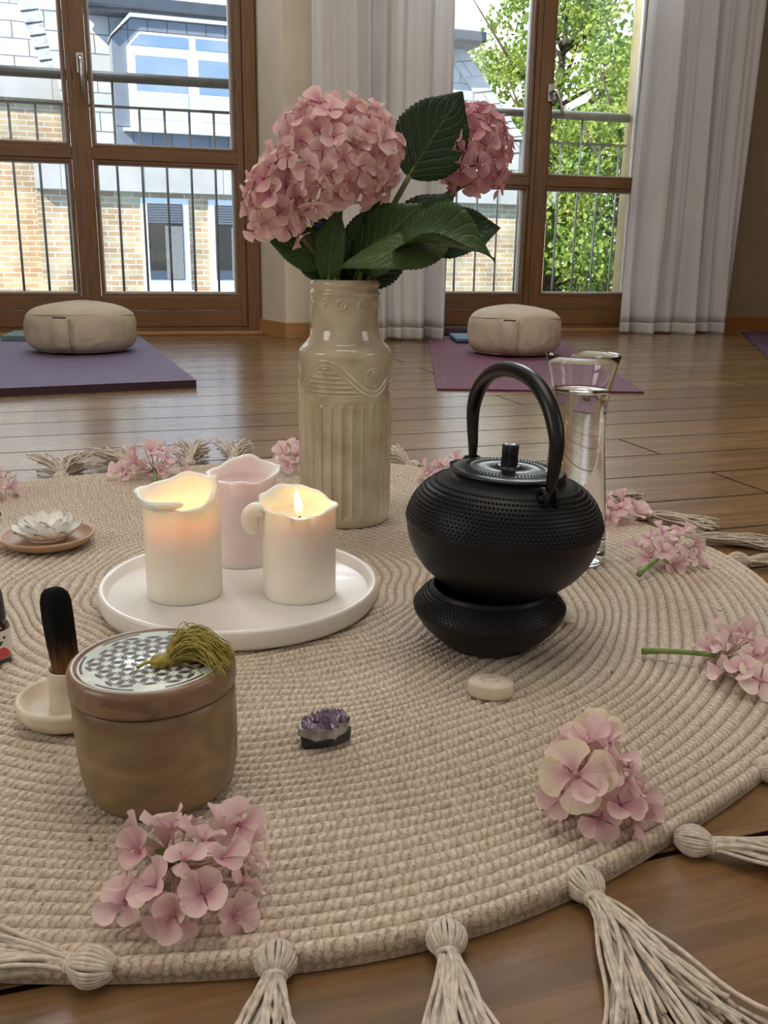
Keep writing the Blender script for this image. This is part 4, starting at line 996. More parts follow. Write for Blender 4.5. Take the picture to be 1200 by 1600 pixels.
def leafstem(h, pts, m_, r_=.0036):
    pts = [Vector(p) for p in pts]; MB().tube([p-h.location for p in [pts[0]]+bez(pts[1], pts[1]+(pts[1]-pts[0])*.12, pts[2], 9)], r_, 9).build('leaf_stem', m_, h)
leafstem(h3, [(-.048, 1.150, .05), (-.034, 1.142, .307), (.010, 1.150, .385)], STEMG)
leafstem(h3, [(-.040, 1.155, .05), (-.024, 1.150, .307), (.045, 1.150, .365)], STEMG)
leafstem(h3, [(-.045, 1.160, .05), (-.018, 1.158, .307), (.055, 1.150, .345)], STEMD)
leafstem(h3, [(-.045, 1.160, .05), (-.030, 1.165, .307), (.024, 1.160, .430)], STEMD)
leafstem(h1, [(-.056, 1.140, .05), (-.060, 1.130, .307), (-.056, 1.120, .40)], STEMG, .0042)
leafstem(h2, [(-.056, 1.145, .05), (-.076, 1.142, .307), (-.105, 1.130, .36)], STEMD, .0036)
BLUEF = simple('deep_blue_floret', (.03, .03, .16), .6)
b = MB()
for k in range(9):
    a = k*.7; b.tube([(0, 0, 0), (.004*math.cos(a), .003*math.sin(a), .004+.002*math.sin(k*2)), (.007*math.cos(a), .004*math.sin(a), .006)], [.001, .0018, .0006], 6)
b.tube([(.004, .02, -.03), (0, 0, 0)], .0010, 6)
tag(b.build('blue_flower', BLUEF, loc=(-.080, 1.125, .368)), 'tiny deep blue flower tucked among the stems above the vase rim', 'flower')

# fallen flower sprigs on the rug
def sprig(label, x, y, R, n, seed, stem_end=None, z0=None, meshes=None, sc=1.0, stretch=(1, 1, .62), extra=(), lift=0.0):
    rs = random.Random(seed); z0 = RT + float(rug_wave(x-RX, y-RY)) if z0 is None else z0
    root = thing('hydrangea_sprig', label, 'flower', (x, y, z0), 0, 'hydrangea sprigs lying on the rug')
    meshes = meshes or FMF
    hub = Vector((0, 0, R*.35))
    if stem_end:
        e = Vector((stem_end[0]-x, stem_end[1]-y, .0045)); midp = (hub+e)*.5+Vector((0, 0, .006)); 
        MB().tube(bez(e, midp, hub, 10), [.0032, .0030, .0028, .0026, .0025, .0024, .0022, .0021, .002, .0018, .0016], 8).build('stem', STEMG, root)
        hub = hub*.75+e*.25
    b = MB(); pts = []
    n = int(n*1.45); sc *= .92
    for d in sphere_dirs(int(n*1.7)):
        if d.z < -.25 or len(pts) >= n: continue
        j = Vector((rs.uniform(-1, 1), rs.uniform(-1, 1), rs.uniform(-1, 1)))
        p = Vector((d.x*R*stretch[0], d.y*R*stretch[1], 0)) * rs.uniform(.75, 1.05); p.z = max(.008*sc, (d.z+.25)*R*stretch[2]*rs.uniform(.9, 1.15))
        pts.append(p); nr = (d + Vector((0, 0, .35)) + j*.45).normalized()
        if p.z < .02 and nr.z < .2: nr.z = .35
        put_floret(rs.choice(meshes), root, p+Vector((0, 0, lift)), nr, rs.uniform(0, 6.28), sc*rs.uniform(.85, 1.12))
        b.tube([hub, hub*.4+p*.6+Vector((0, 0, -.002)), p], [.0011, .0009, .0007], 5)
    for (px, py, pz, nx, ny, nz_, s_, mi) in extra:
        me = (meshes+FMC)[mi]; put_floret(me, root, Vector((px, py, pz)), (nx, ny, nz_), seed*.7+px*50, s_)
        b.tube([hub, Vector((px, py, pz))], [.001, .0007], 5)
    b.build('flower_stalks', PEDI, root)
    return root
sprig('wilting pink hydrangea sprig in front of the wooden box', -.100, .420, .034, 14, 21, (-.143, .465), sc=.88, stretch=(1.1, .95, .85), extra=[(-.028, -.022, .012, -.1, -.7, .6, .85, 0), (.024, .020, .030, .2, -.6, .5, .9, 3), (0.0, -.028, .010, .1, -.8, .5, .8, 4)])
sprig('pale pink hydrangea sprig with a yellow green petal at the front right', .133, .503, .025, 14, 22, (.105, .515), sc=.92, stretch=(1.0, 1.15, 1.25), extra=[(-.018, -.020, .036, -.30, -.80, .55, 1.30, 10), (.006, .026, .040, .1, -.6, .7, 1.0, 11), (-.008, .020, .034, -.4, -.6, .6, .95, 3)])
sprig('pink hydrangea sprig with a thick green stem at the right edge of the rug', .298, .708, .030, 12, 23, (.224, .738), sc=.85, stretch=(.8, 1.2, .75), extra=[(.000, -.040, .012, 0, -.6, .7, 1.05, 10)])
sprig('pink hydrangea sprig near the rim, right of the carafe', .320, .985, .036, 12, 24, (.271, .930), sc=.85, stretch=(1, .8, .8))
sprig('pink hydrangea sprig behind the teapot, left of its lid', .096, 1.345, .032, 8, 25, None, sc=1.0, stretch=(1.1, .7, .75))
sprig('pink hydrangea sprig seen through the carafe', .300, 1.160, .032, 7, 26, None, sc=1.0)
sprig('pink hydrangea sprig tucked behind the vase, at its left', -.130, 1.400, .036, 8, 27, (-.09, 1.40), sc=1.0, stretch=(1, .8, .8))
sprig('pink hydrangea sprig at the back rim behind the candles', -.345, 1.350, .040, 11, 28, (-.33, 1.30), sc=1.0, stretch=(1.05, .8, .95), extra=[(-.045, -.01, .012, -.6, -.5, .5, 1, 1)])
sprig('pink hydrangea sprig cut by the left edge, behind the lotus', -.545, 1.225, .036, 7, 29, (-.482, 1.115), sc=1.0)

# ================================================================== TRAY AND CANDLES
TX, TY, TZ = -.1413, .8644, RT
r = thing('candle_tray', 'round white wooden tray under the three candles', 'tray', (TX, TY, TZ))
MB().lathe([(0, 0), (.130, 0), (.1335, .0015), (.1350, .005), (.1352, .017), (.1340, .0195), (.1310, .0198), (.1290, .0185), (.1270, .010), (.1255, .0085), (.0, .0080)], 160, cap=False).build('tray_body', TRAY, r)
TS_ = TZ+.0081
def candle(label, cx, cy, R, H, lobes, mat, wick_h, flame=None, seed=0, bowl=.014, drip=None, lean=0.0, power=.5, tilt=(0, 0), dr=.003):
    """pillar candle; lobes = list of (angle, height, width, outward flare) of the melted rim"""
    r = thing('pillar_candle', label, 'candle', (cx, cy, TS_), 0, 'candles on the tray')
    seg = 180; rs = random.Random(seed); ph = [rs.uniform(0, 6.28) for _ in range(6)]
    def rim(a):
        h = 0; fl = 0
        for la, lh, lw, lf in lobes:
            d = math.atan2(math.sin(a-la), math.cos(a-la)); w = math.exp(-(d/lw)**2); h = h + lh*w; fl = fl + lf*w
        h += .0014*math.sin(4*a+ph[0]) + .0006*math.sin(9*a+ph[1])
        return h, fl
    v = []; f = []
    rows = [('o', 0.0), ('o', .015), ('o', .3), ('o', .6), ('o', .85), ('o', 1.0)] + [('r', q) for q in (.15, .3, .45, .6, .75, .9, 1.0)] + [('t', 0)] + [('i', q) for q in (1.0, .8, .6, .4, .2, 0)] + [('b', q) for q in (.97, .85, .7, .5, .3, .12)]
    for kind, q in rows:
        for i in range(seg):
            a = 2*PI*i/seg; rh, fl = rim(a); th_ = .0042
            if kind == 'o': rr = R*(.975 if q == 0 else 1.0 + .004*math.sin(3*a+ph[2])*q); z = H*q
            elif kind == 'r': rr = R + fl*(q**1.6) + .0016*math.sin(7*a+ph[3]+2*q)*q + .0008*math.sin(15*a+ph[4])*q; z = H + rh*q
            elif kind == 't': rr = R + fl - th_*.5; z = H + rh + .0012
            elif kind == 'i': rr = R + fl*(q**1.6) - th_*(1+.9*(1-q)); z = H + rh*q - .001*(1-q)
            else: rr = (R-.0052)*q; z = H - bowl*(1-q**4)**.6
            v.append((rr*math.sin(a), -rr*math.cos(a), z))
    n = len(rows)
    for k in range(n-1):
        for i in range(seg): j = (i+1) % seg; f.append((k*seg+i, k*seg+j, (k+1)*seg+j, (k+1)*seg+i))
    f.append(tuple(range((n-1)*seg, n*seg))); f.append(tuple(range(seg-1, -1, -1)))
    MB().add(v, f).build('wax_body', mat, r)
    wz = H-bowl
    MB().tube([(0, 0, wz-.002), (.0005, 0, wz+wick_h*.6), (.0018, -.0004, wz+wick_h)], [.0011, .0010, .0008], 7).build('wick', WICK, r)
    for path in (drip or ()):
        b = MB(); n_ = len(path); b.tube(path, [dr+dr*math.sin(PI*(k_+.6)/(n_+.4)) for k_ in range(n_)], 14)
        o_ = b.build('wax_drip', mat, r); m_ = o_.modifiers.new('sub', 'SUBSURF'); m_.levels = 2; m_.render_levels = 2
    if flame:
        fx, fy, fz, fh = flame
        MB().lathe([(fh*w_, fh*z_) for w_, z_ in ((.0, 0), (.07, .04), (.125, .16), (.15, .30), (.14, .46), (.105, .64), (.06, .82), (.022, .95), (.0, 1.0))], 20, cap=False, M=Matrix.Translation((fx, fy, fz)) @ Matrix.Rotation(-.10, 4, 'Y')).build('candle_flame', FLAME, r)
        l = bpy.data.lights.new('candle_light', 'POINT'); l.energy = power; l.color = (1, .48, .20); l.shadow_soft_size = .004
        lo = bpy.data.objects.new('candle_light', l); C.objects.link(lo); lo.parent = r; lo.location = (fx, fy-.001, fz+fh*.5)
    return r
D2 = math.radians
candle('tall ivory candle at the left of the tray, rim melted into high curls', -.1930, .851, .0362, .090, [(D2(-65), .012, .9, .006), (D2(50), .004, .5, .001), (D2(105), .022, .7, -.001), (D2(165), .018, .7, -.004), (D2(-140), .012, .8, .003)], WAX, .008, flame=(0, 0, .062, .015), seed=3, bowl=.034, power=.085, dr=.0024,
       drip=[[(-.037, -.008, .097), (-.031, -.021, .0955), (-.020, -.031, .0965), (-.004, -.035, .0975), (.010, -.033, .099)]])
candle('ivory candle with a burning flame at the right of the tray', -.0815, .856, .0352, .086, [(D2(-100), .006, .7, .004), (D2(-45), .002, .5, .001), (D2(80), .005, .6, .0035), (D2(170), .010, .9, -.003), (D2(-150), .010, .7, 0)], WAX, .011, flame=(.0005, 0, .0785, .0280), seed=5, bowl=.015, power=.13, dr=.0048,
       drip=[[(-.030, -.018, .088), (-.039, -.014, .090), (-.045, -.012, .084), (-.046, -.012, .076), (-.043, -.012, .069), (-.038, -.012, .068)]])
candle('blush pink candle standing behind the two ivory ones', -.1515, .957, .0365, .092, [(D2(-60), .003, .8, .001), (D2(85), .009, .7, .007), (D2(160), .012, .8, -.001), (D2(-150), .007, .8, 0)], WAXP, .008, seed=8, bowl=.018)

# ================================================================== TEAPOT ON ITS WARMER
def dots(b, prof, n_around, rows, z0, z1, hgt=.0009, rad=.00115, offs=.5):
    """rows of little raised hobnails on a lathe profile between z0 and z1 (profile given as (r,z), ordered by z)"""
    pr = sorted([(z, r) for r, z in prof]); zs = [a for a, _ in pr]; rs_ = [b_ for _, b_ in pr]
    for k in range(rows):
        z = z0+(z1-z0)*(k+.5)/rows; R = float(np.interp(z, zs, rs_)); R2 = float(np.interp(z+.001, zs, rs_)); sl = (R2-R)/.001
        nz_ = -sl; nl = math.hypot(1, nz_); nr_, nzz = 1/nl, nz_/nl; tz_ = Vector((0, 0, 0))
        for i in range(n_around):
            a = 2*PI*(i+offs*(k % 2))/n_around; rv = Vector((math.sin(a), -math.cos(a), 0)); N = rv*nr_ + Vector((0, 0, nzz)); T = Vector((math.cos(a), math.sin(a), 0)); B = N.cross(T)
            P = rv*R + Vector((0, 0, z)); rr = rad*min(1, R/.07+.15)
            v = [tuple(P + (T*math.cos(2*PI*m/6)+B*math.sin(2*PI*m/6))*rr - N*.0002) for m in range(6)] + [tuple(P + (T*math.cos(2*PI*m/6)+B*math.sin(2*PI*m/6))*rr*.62 + N*hgt*.75) for m in range(6)] + [tuple(P+N*hgt)]
            b.add(v, [(m, (m+1) % 6, (m+1) % 6+6, m+6) for m in range(6)] + [(m+6, (m+1) % 6+6, 12) for m in range(6)])
def warmer():
    r = thing('teapot_warmer', 'low black cast iron warmer with hobnails under the teapot', 'teapot warmer', (.094, .766, RT))
    prof = [(.0, .001), (.036, .0), (.040, .0015), (.050, .010), (.060, .0205), (.0645, .0275), (.0662, .0310), (.0668, .0335), (.0655, .0365), (.0625, .0405), (.0580, .0455), (.0540, .0490), (.0520, .0505), (.0515, .0530), (.0500, .0535), (.0485, .0525), (.0480, .0500), (.0500, .0420), (.0500, .0300), (.0, .012)]
    b = MB(); b.lathe(prof, 144, cap=False)
    outer = [p for p in prof[7:13]]; dots(b, outer, 108, 7, .0350, .0500, hgt=.0014, rad=.00125)
    b.build('warmer_body', IRON, r)
    b = MB()
    for i in range(30):
        a = 2*PI*i/30; b.add([(math.sin(a)*.0470+dx, -math.cos(a)*.0470+dy, z_) for dx, dy, z_ in ((-.0009, -.0009, .0495), (.0009, -.0009, .0495), (.0009, .0009, .0495), (-.0009, .0009, .0495), (0, 0, .0535))], [(0, 1, 4), (1, 2, 4), (2, 3, 4), (3, 0, 4)])
    b.build('rim_studs', IRONS, r)
    for dg in (-34, 38, 150, -145):
        a = D2(dg); M_ = Matrix.Rotation(a, 4, 'Z')
        b = MB(); v = []
        for i in range(24):
            t = 2*PI*i/24; q = .35+.30*math.sin(t); w = math.cos(t)*.24
            R_ = .040+(.0595-.040)*q*1.0; zz = .0015+q*.0185
            v.append(((R_+.0006)*math.sin(w), -(R_+.0006)*math.cos(w), zz))
        b.add(v, [tuple(range(24))], M=M_).build('air_hole', simple('hole_dark', (.001, .001, .001), 1, spec=0), r)  # flat black patch on the wall, painted for the dark inside an opening
warmer()
def teapot():
    r = thing('teapot', 'black cast iron teapot with hobnail body and arched handle', 'teapot', (.1015, .770, .0640), D2(0))
    r.rotation_euler = (D2(-.5), D2(2.2), 0)
    low = [(.0, .000), (.040, .0), (.048, .0012), (.0575, .0065), (.0680, .0160), (.0760, .0270), (.0806, .0370), (.0830, .0460), (.0838, .0525)]
    up = [(.0838, .0530), (.0846, .0545), (.0842, .0565), (.0832, .0620), (.0806, .0700), (.0762, .0780), (.0700, .0850), (.0630, .0902), (.0560, .0936), (.0505, .0952), (.0480, .0960), (.0475, .0990)]
    b = MB(); b.lathe(low+up+[(.0455, .0992), (.0455, .09)], 160, cap=False)
    dots(b, up[2:9], 128, 12, .0575, .0925, hgt=.0017, rad=.00150)
    b.build('pot_body', IRON, r)
    b = MB(); b.lathe([(.0, .0990), (.0470, .0990), (.0488, .1002), (.0492, .1016), (.0480, .1026), (.0455, .1032), (.0395, .1036), (.0385, .1042), (.0300, .1046), (.0295, .1040), (.012, .1046), (.0108, .1062), (.009, .1066), (.0, .1066)], 128, cap=False)
    for R_, n_ in ((.0365, 76), (.0335, 70)):
        for i in range(n_):
            a = 2*PI*i/n_; M_ = Matrix.Translation((R_*math.sin(a), -R_*math.cos(a), .1042)); b.lathe([(.0010, 0), (.0008, .0006), (0, .0009)], 6, M=M_, cap=False)
    lid = b.build('lid', IRONS, r)
    b = MB(); seg = 60; v = []; f = []; zz = [.104, .1075, .115, .122, .1232]
    for k, z_ in enumerate(zz):
        for i in range(seg):
            a = 2*PI*i/seg; rr = (.0054 + .0020*abs(math.cos(2.5*a))**.7)*(1.12 if k in (0,) else (.96 if k == 2 else 1.0))*(.9 if k == 4 else 1); v.append((rr*math.sin(a), -rr*math.cos(a), z_ + (.0012*abs(math.cos(2.5*a)) if k >= 3 else 0)))
    for k in range(4):
        for i in range(seg): j = (i+1) % seg; f.append((k*seg+i, k*seg+j, (k+1)*seg+j, (k+1)*seg+i))
    f.append(tuple(range(4*seg, 5*seg))); b.add(v, f); b.build('knob', IRONS, lid)
    MB().lathe([(.0012, .1046), (.0, .1048)], 10, M=Matrix.Translation((.022, -.014, .0003)), cap=False).build('vent_hole', WICK, lid)
    # handle in a plane turned towards the camera
    ha = D2(-66); ux, uy = math.cos(ha), math.sin(ha)
    ctl = [(-.061, .094), (-.0625, .102), (-.0635, .112), (-.0665, .126), (-.0680, .142), (-.0640, .157), (-.0530, .171), (-.0350, .1810), (-.013, .1855), (.010, .1848), (.031, .1790), (.0490, .1670), (.0610, .1520), (.0665, .1370), (.0665, .1200), (.0650, .1080), (.0635, .0990), (.062, .092)]
    pts = [Vector((u*ux, u*uy, z_)) for u, z_ in ctl]
    # densify
    dense = []
    for i in range(len(pts)-1):
        p0, p1, p2, p3 = pts[max(0, i-1)], pts[i], pts[i+1], pts[min(len(pts)-1, i+2)]
        for k in range(4):
            t = k/4; dense.append(.5*((2*p1)+(-p0+p2)*t+(2*p0-5*p1+4*p2-p3)*t*t+(-p0+3*p1-3*p2+p3)*t**3))
    dense.append(pts[-1]); n = len(dense)
    rad = [.0030+.0036*min(1, min(i, n-1-i)/(n*.28)) for i in range(n)]
    MB().tube(dense, rad, 14).build('handle', IRONS, r)
    for sgn in (-1, 1):
        u = .062*sgn; c = Vector((u*ux, u*uy, .0925)); b = MB()
        pd = Vector((-uy, ux, 0)); ud = Vector((ux, uy, 0))
        for off in (-.0050, .0050):
            ring = [c + pd*off + ud*(math.cos(2*PI*i/16)*.0062) + Vector((0, 0, math.sin(2*PI*i/16)*.0072)) for i in range(17)]
            b.tube(ring, .0024, 8, cap=False)
        b.tube([c-pd*.0085, c+pd*.0085], .0030, 10)
        b.build('handle_lug', IRON, r)
    # spout on the far side
    sp_ = Vector((-ux, -uy, 0))*1.0
    b = MB(); b.tube([sp_*.060+Vector((0, 0, .058)), sp_*.076+Vector((0, 0, .070)), sp_*.086+Vector((0, 0, .082)), sp_*.090+Vector((0, 0, .090))], [.015, .011, .008, .0075], 16)
    b.build('spout', IRON, r)
teapot()

# ================================================================== CARAFE
def carafe():
    r = thing('water_carafe', 'clear glass carafe of water with flared rim, behind the teapot', 'carafe', (.211, 1.003, RT))
    out_ = [(.0, .0), (.0375, .0), (.0395, .0015), (.0400, .004), (.0400, .012), (.0385, .035), (.0362, .065), (.0335, .095), (.0308, .122), (.0292, .142), (.0288, .158), (.0294, .175), (.0312, .190), (.0342, .206), (.0380, .2215), (.0402, .2290)]
    inn = [(.0392, .2290), (.0370, .2215), (.0331, .206), (.0301, .190), (.0283, .175), (.0277, .158), (.0281, .142), (.0297, .122), (.0324, .095), (.0351, .065), (.0373, .035), (.0382, .018), (.035, .0145), (.0, .0135)]
    seg = 128; v = []; f = []; prof = out_ + [(.0399, .2298)] + inn
    for R_, z_ in prof:
        for i in range(seg):
            a = 2*PI*i/seg
            d = math.atan2(math.sin(a-D2(200)), math.cos(a-D2(200))); up_ = max(0, (z_-.196)/.033); w = math.exp(-(d/.34)**2)
            rr = R_*(1 + .10*w*up_ ); zz = z_ - .011*w*up_
            v.append((rr*math.sin(a), -rr*math.cos(a), zz))
    n = len(prof)
    for k in range(n-1):
        for i in range(seg): j = (i+1) % seg; f.append((k*seg+i, k*seg+j, (k+1)*seg+j, (k+1)*seg+i))
    MB().add(v, f).build('glass_body', GLASS, r)
    wp = [(.0, .0132)] + [(.0352, .0142), (.0384, .018), (.0375, .035), (.0353, .065), (.0326, .095), (.0299, .122), (.0283, .142), (.0279, .158), (.0285, .175), (.0303, .190), (.0306, .1925), (.0300, .1915), (.0, .1912)]
    MB().lathe(wp, 128, cap=False).build('water', WATER, r)
carafe()

# ================================================================== WOODEN BOX
def box():
    r = thing('wooden_box', 'round brown wooden box with openwork star lid at the left front', 'box', (-.1408, .530, RT))
    r.rotation_euler = (0, D2(-1.5), 0)
    MB().lathe([(.0, .0), (.0400, .0), (.0438, .0018), (.0468, .007), (.0490, .018), (.0500, .035), (.0503, .060), (.0502, .0698), (.0496, .0702), (.0470, .0703), (.0470, .0726), (.0, .0726)], 128, cap=False).build('box_body', BOXW, r)
    lid = MB().lathe([(.0, .0728), (.0500, .0714), (.0510, .0717), (.0515, .0740), (.0513, .0840), (.0502, .0868), (.0485, .0879), (.0460, .0875), (.0452, .0858), (.0, .0855)], 128, cap=False).build('lid', BOXL, r)
    # pale plate
    MB().lathe([(.0, .0856), (.0447, .0856), (.0449, .0863), (.0443, .0869), (.0, .0869)], 128, cap=False).build('inlay_plate', INLAY, lid)
    # cut-outs: hexagonal field of slender petals and triangles, showing the dark wood below
    a = .0136; b = MB(); zc_ = .08702; lim = .0405
    def lens(p, q, w, mi=0):
        p = Vector(p); q = Vector(q); m = (p+q)/2
        if p.length > lim+.001 or q.length > lim+.001: return
        d = (q-p)*.36; nrm = Vector((-(q-p).y, (q-p).x)).normalized(); pts = []
        for i in range(9):
            t = i/8*2-1; pts.append(m+d*t+nrm*w*(1-t*t))
        for i in range(7, 0, -1):
            t = i/8*2-1; pts.append(m+d*t-nrm*w*(1-t*t))
        b.add([(x_.x, x_.y, zc_) for x_ in pts], [tuple(range(len(pts)))])
    def tri(c, ang, R1, R2):
        v = []; K = 3
        for R_ in (R1, R2):
            for k in range(3): v.append((c[0]+R_*math.cos(ang+2*PI*k/3), c[1]+R_*math.sin(ang+2*PI*k/3), zc_))
        b.add(v, [(k, (k+1) % 3, (k+1) % 3+3, k+3) for k in range(3)])
    rot = D2(12); ex = Vector((math.cos(rot), math.sin(rot)))*a; ey = Vector((math.cos(rot+PI/3), math.sin(rot+PI/3)))*a
    for i in range(-5, 6):
        for j in range(-5, 6):
            p = ex*i+ey*j
            for d in (ex, ey, ey-ex): lens(p, p+d, .00112)
            for c, an in ((p+(ex+ey)/3, rot+PI/6+PI), (p+(ex+ey)*2/3, rot+PI/6)):
                if c.length < lim-.002: tri(c, an, a*.37, a*.27)
    for R_ in (.0425,):
        for k in range(12):
            if k % 2: continue
            a0 = rot+2*PI*k/12; n_ = 10; v = [( (R_+w_)*math.cos(a0+(i/n_-.5)*.62), (R_+w_)*math.sin(a0+(i/n_-.5)*.62), zc_) for w_ in (-.0008, .0008) for i in range(n_+1)]
            b.add(v, [(i, i+1, i+n_+2, i+n_+1) for i in range(n_)])
    b.build('lid_pattern', simple('cutout_dark_wood', (.075, .04, .03), .6), lid, smooth=False)
    # silk tassel pull
    t = MB(); rs = random.Random(9); H0 = Vector((.004, -.012, .0903)); d0 = Vector((.9, .38, 0)).normalized(); sd = Vector((-d0.y, d0.x, 0))
    t2 = MB(); M_ = Matrix.Translation(H0+d0*.004) @ Matrix.Diagonal((.0062, .0056, .0048, 1)); t2.lathe([(math.sin(PI*i/10), -math.cos(PI*i/10)) for i in range(11)], 18, M=M_, cap=False)
    for k in range(4): 
        c = H0+d0*(.0085+k*.0008); t2.tube([c+sd*math.cos(2*PI*i/14)*.0042+Vector((0, 0, math.sin(2*PI*i/14)*.0042)) for i in range(15)], .0006, 5, cap=False)
    t2.tube([H0-d0*.010+Vector((0, 0, -.002)), H0-d0*.004+Vector((0, 0, .001)), H0], [.0012, .0012, .0012], 6)
    ts = t2.build('tassel', OLIVE, lid)
    for i in range(420):
        w = rs.gauss(0, .42); w = max(-.95, min(.95, w)); l = rs.uniform(.030, .043)*(1-.12*abs(w)); e = rs.random()**.8; up_ = e*.016; ph = rs.uniform(0, 6.28); pts = []
        st = Vector((0, 0, rs.uniform(-.0035, .0035))) + sd*rs.uniform(-.0038, .0038)
        for k in range(8):
            q = k/7; pts.append(H0 + d0*(.008+q*l*math.cos(w*q*.9)) + sd*(w*l*q**1.15) + st*(1-q*.2) + Vector((0, 0, max(-.0025, up_*math.sin(PI*min(1, q*1.05))**.8 - .002*q + .0009*math.sin(q*8+ph)*q))) + sd*.0006*math.sin(q*11+ph))
        t.tube(pts, [.00038]*7+[.00022], 4, cap=False)
    tag(t.build('tassel_threads', OLIVE, ts), kind='stuff')
box()

# ================================================================== HOLDER AND SMUDGE STICK
r = thing('incense_holder', 'pale stone holder with cup and saucer left of the wooden box', 'incense holder', (-.2285, .617, RT))
MB().lathe([(.0, .0), (.026, .0), (.0330, .003), (.0368, .009), (.0376, .0145), (.0368, .0175), (.0352, .0180), (.0335, .0160), (.0310, .0115), (.026, .0088), (.0, .0080)], 96, cap=False).build('saucer', SAND, r)
MB().lathe([(.0145, .008), (.0142, .012), (.0140, .030), (.0142, .038), (.0136, .0392), (.0126, .0386), (.0120, .034), (.0120, .012), (.0, .011)], 64, cap=False).build('cup', SAND, r)
def m_char():
    m, n, out = nodes('charred_palo_santo')
    t = n.nodes.new('ShaderNodeTexCoord'); sp = n.nodes.new('ShaderNodeSeparateXYZ'); n.links.new(t.outputs['Generated'], sp.inputs[0])
    mp = n.nodes.new('ShaderNodeMapping'); mp.inputs['Scale'].default_value = (9, 9, 1); n.links.new(t.outputs['Object'], mp.inputs['Vector'])
    z = nn(n, 'ShaderNodeTexNoise', Scale=60.0, Detail=5); n.links.new(mp.outputs[0], z.inputs['Vector'])
    f = math_(n, 'ADD', sp.outputs['Z'], math_(n, 'MULTIPLY', math_(n, 'SUBTRACT', z.outputs['Fac'], .5), .35))
    r_ = ramp(n, [(.12, (.30, .17, .065)), (.34, (.17, .080, .026)), (.50, (.022, .010, .007)), (.62, (.003, .003, .003))]); n.links.new(f, r_.inputs['Fac'])
    p = nn(n, 'ShaderNodeBsdfPrincipled', Roughness=.85); p.inputs['Specular IOR Level'].default_value = .2; n.links.new(r_.outputs[0], p.inputs['Base Color'])
    b = nn(n, 'ShaderNodeBump', Strength=1, Distance=.0008); n.links.new(z.outputs['Fac'], b.inputs['Height']); n.links.new(b.outputs[0], p.inputs['Normal']); n.links.new(p.outputs[0], out.inputs[0]); return m
CHAR = m_char()
b = MB(); v = []; f = []; seg = 20; lv = [(0, .0072), (.02, .0078), (.045, .0086), (.065, .0090), (.078, .0088), (.084, .0076), (.0875, .0050), (.0885, .0020)]
for z_, R_ in lv:
    for i in range(seg):
        a = 2*PI*i/seg; q = R_*(1+.10*math.cos(4*a+.5)+.03*math.sin(9*a+z_*90)); v.append((q*1.12*math.cos(a), q*.92*math.sin(a), z_))
for k in range(len(lv)-1):
    for i in range(seg): j = (i+1) % seg; f.append((k*seg+i, k*seg+j, (k+1)*seg+j, (k+1)*seg+i))
f.append(tuple(range(seg-1, -1, -1))); f.append(tuple(range((len(lv)-1)*seg, len(lv)*seg))); b.add(v, f)
o = b.build('smudge_stick', CHAR, loc=(-.2270, .6165, RT+.0125)); o.rotation_euler = (D2(-1), D2(-4), .3)
tag(o, 'charred brown and black wooden smudge stick upright in the pale holder', 'incense stick')

# ================================================================== LOTUS ON DISH
tag(MB().lathe([(.0, .0), (.036, .0), (.046, .004), (.0525, .0105), (.0535, .0130), (.0520, .0138), (.0490, .0120), (.043, .0078), (.034, .0062), (.0, .0060)], 96, cap=False).build('wooden_dish', DISHW, loc=(-.389, 1.024, RT)), 'shallow round wooden dish under the white lotus', 'dish')
lotus = thing('lotus_ornament', 'white ceramic lotus blossom on the wooden dish at the left', 'ornament', (-.389, 1.024, RT+.0063))
def lpetal(L, Wd, rise, rin):
    b = MB(); na, nb = 10, 6; v = []; f = []; n1 = (na+1)*(nb+1)
    for side in (0, 1):
        for i in range(na+1):
            a = i/na; w = Wd*(math.sin(PI*(.10+.90*a**1.25))**.62 if a < 1 else .03)
            for j in range(nb+1):
                t = j/nb*2-1; rr = rin + L*a*math.cos(rise*.55); zz = L*a*math.sin(rise)*(.55+.45*a) + .10*L*t*t + .002 - (.0022 if side else 0)*(1-a*.6)*(1-t*t*.8)
                v.append((t*w*(.45+.55*min(1, a*2.2)), -rr, zz))
    for s_ in (0, 1):
        for i in range(na):
            for j in range(nb):
                q = s_*n1+i*(nb+1)+j; q4 = (q, q+nb+1, q+nb+2, q+1); f.append(q4 if s_ == 0 else q4[::-1])
    for i in range(na):
        for j, rev in ((0, 0), (nb, 1)):
            q = i*(nb+1)+j; q4 = (q, q+n1, q+n1+nb+1, q+nb+1); f.append(q4)
    for j in range(nb):
        q = na*(nb+1)+j; f.append((q, q+1, q+1+n1, q+n1))
    return b.add(v, f)
first = {}
for ring, (n_, L_, W_, rise, rin, off, z_) in enumerate(((9, .027, .0125, .50, .0145, 0, .0005), (9, .025, .0110, .85, .0105, .35, .002), (7, .023, .0095, 1.10, .0060, .1, .0035), (5, .016, .0065, 1.25, .001, .2, .0050))):
    for k in range(n_):
        if ring not in first: o = lpetal(L_, W_, rise, rin).build('petal', LOTUS, lotus); first[ring] = o
        else: o = first[ring].copy(); C.objects.link(o); o.parent = lotus
        o.location = (0, 0, z_); o.rotation_euler = (0, 0, off+2*PI*k/n_)
MB().lathe([(.0, 0), (.020, 0), (.021, .003), (.012, .008), (.0, .009)], 32, cap=False).build('lotus_base', LOTUS, lotus)

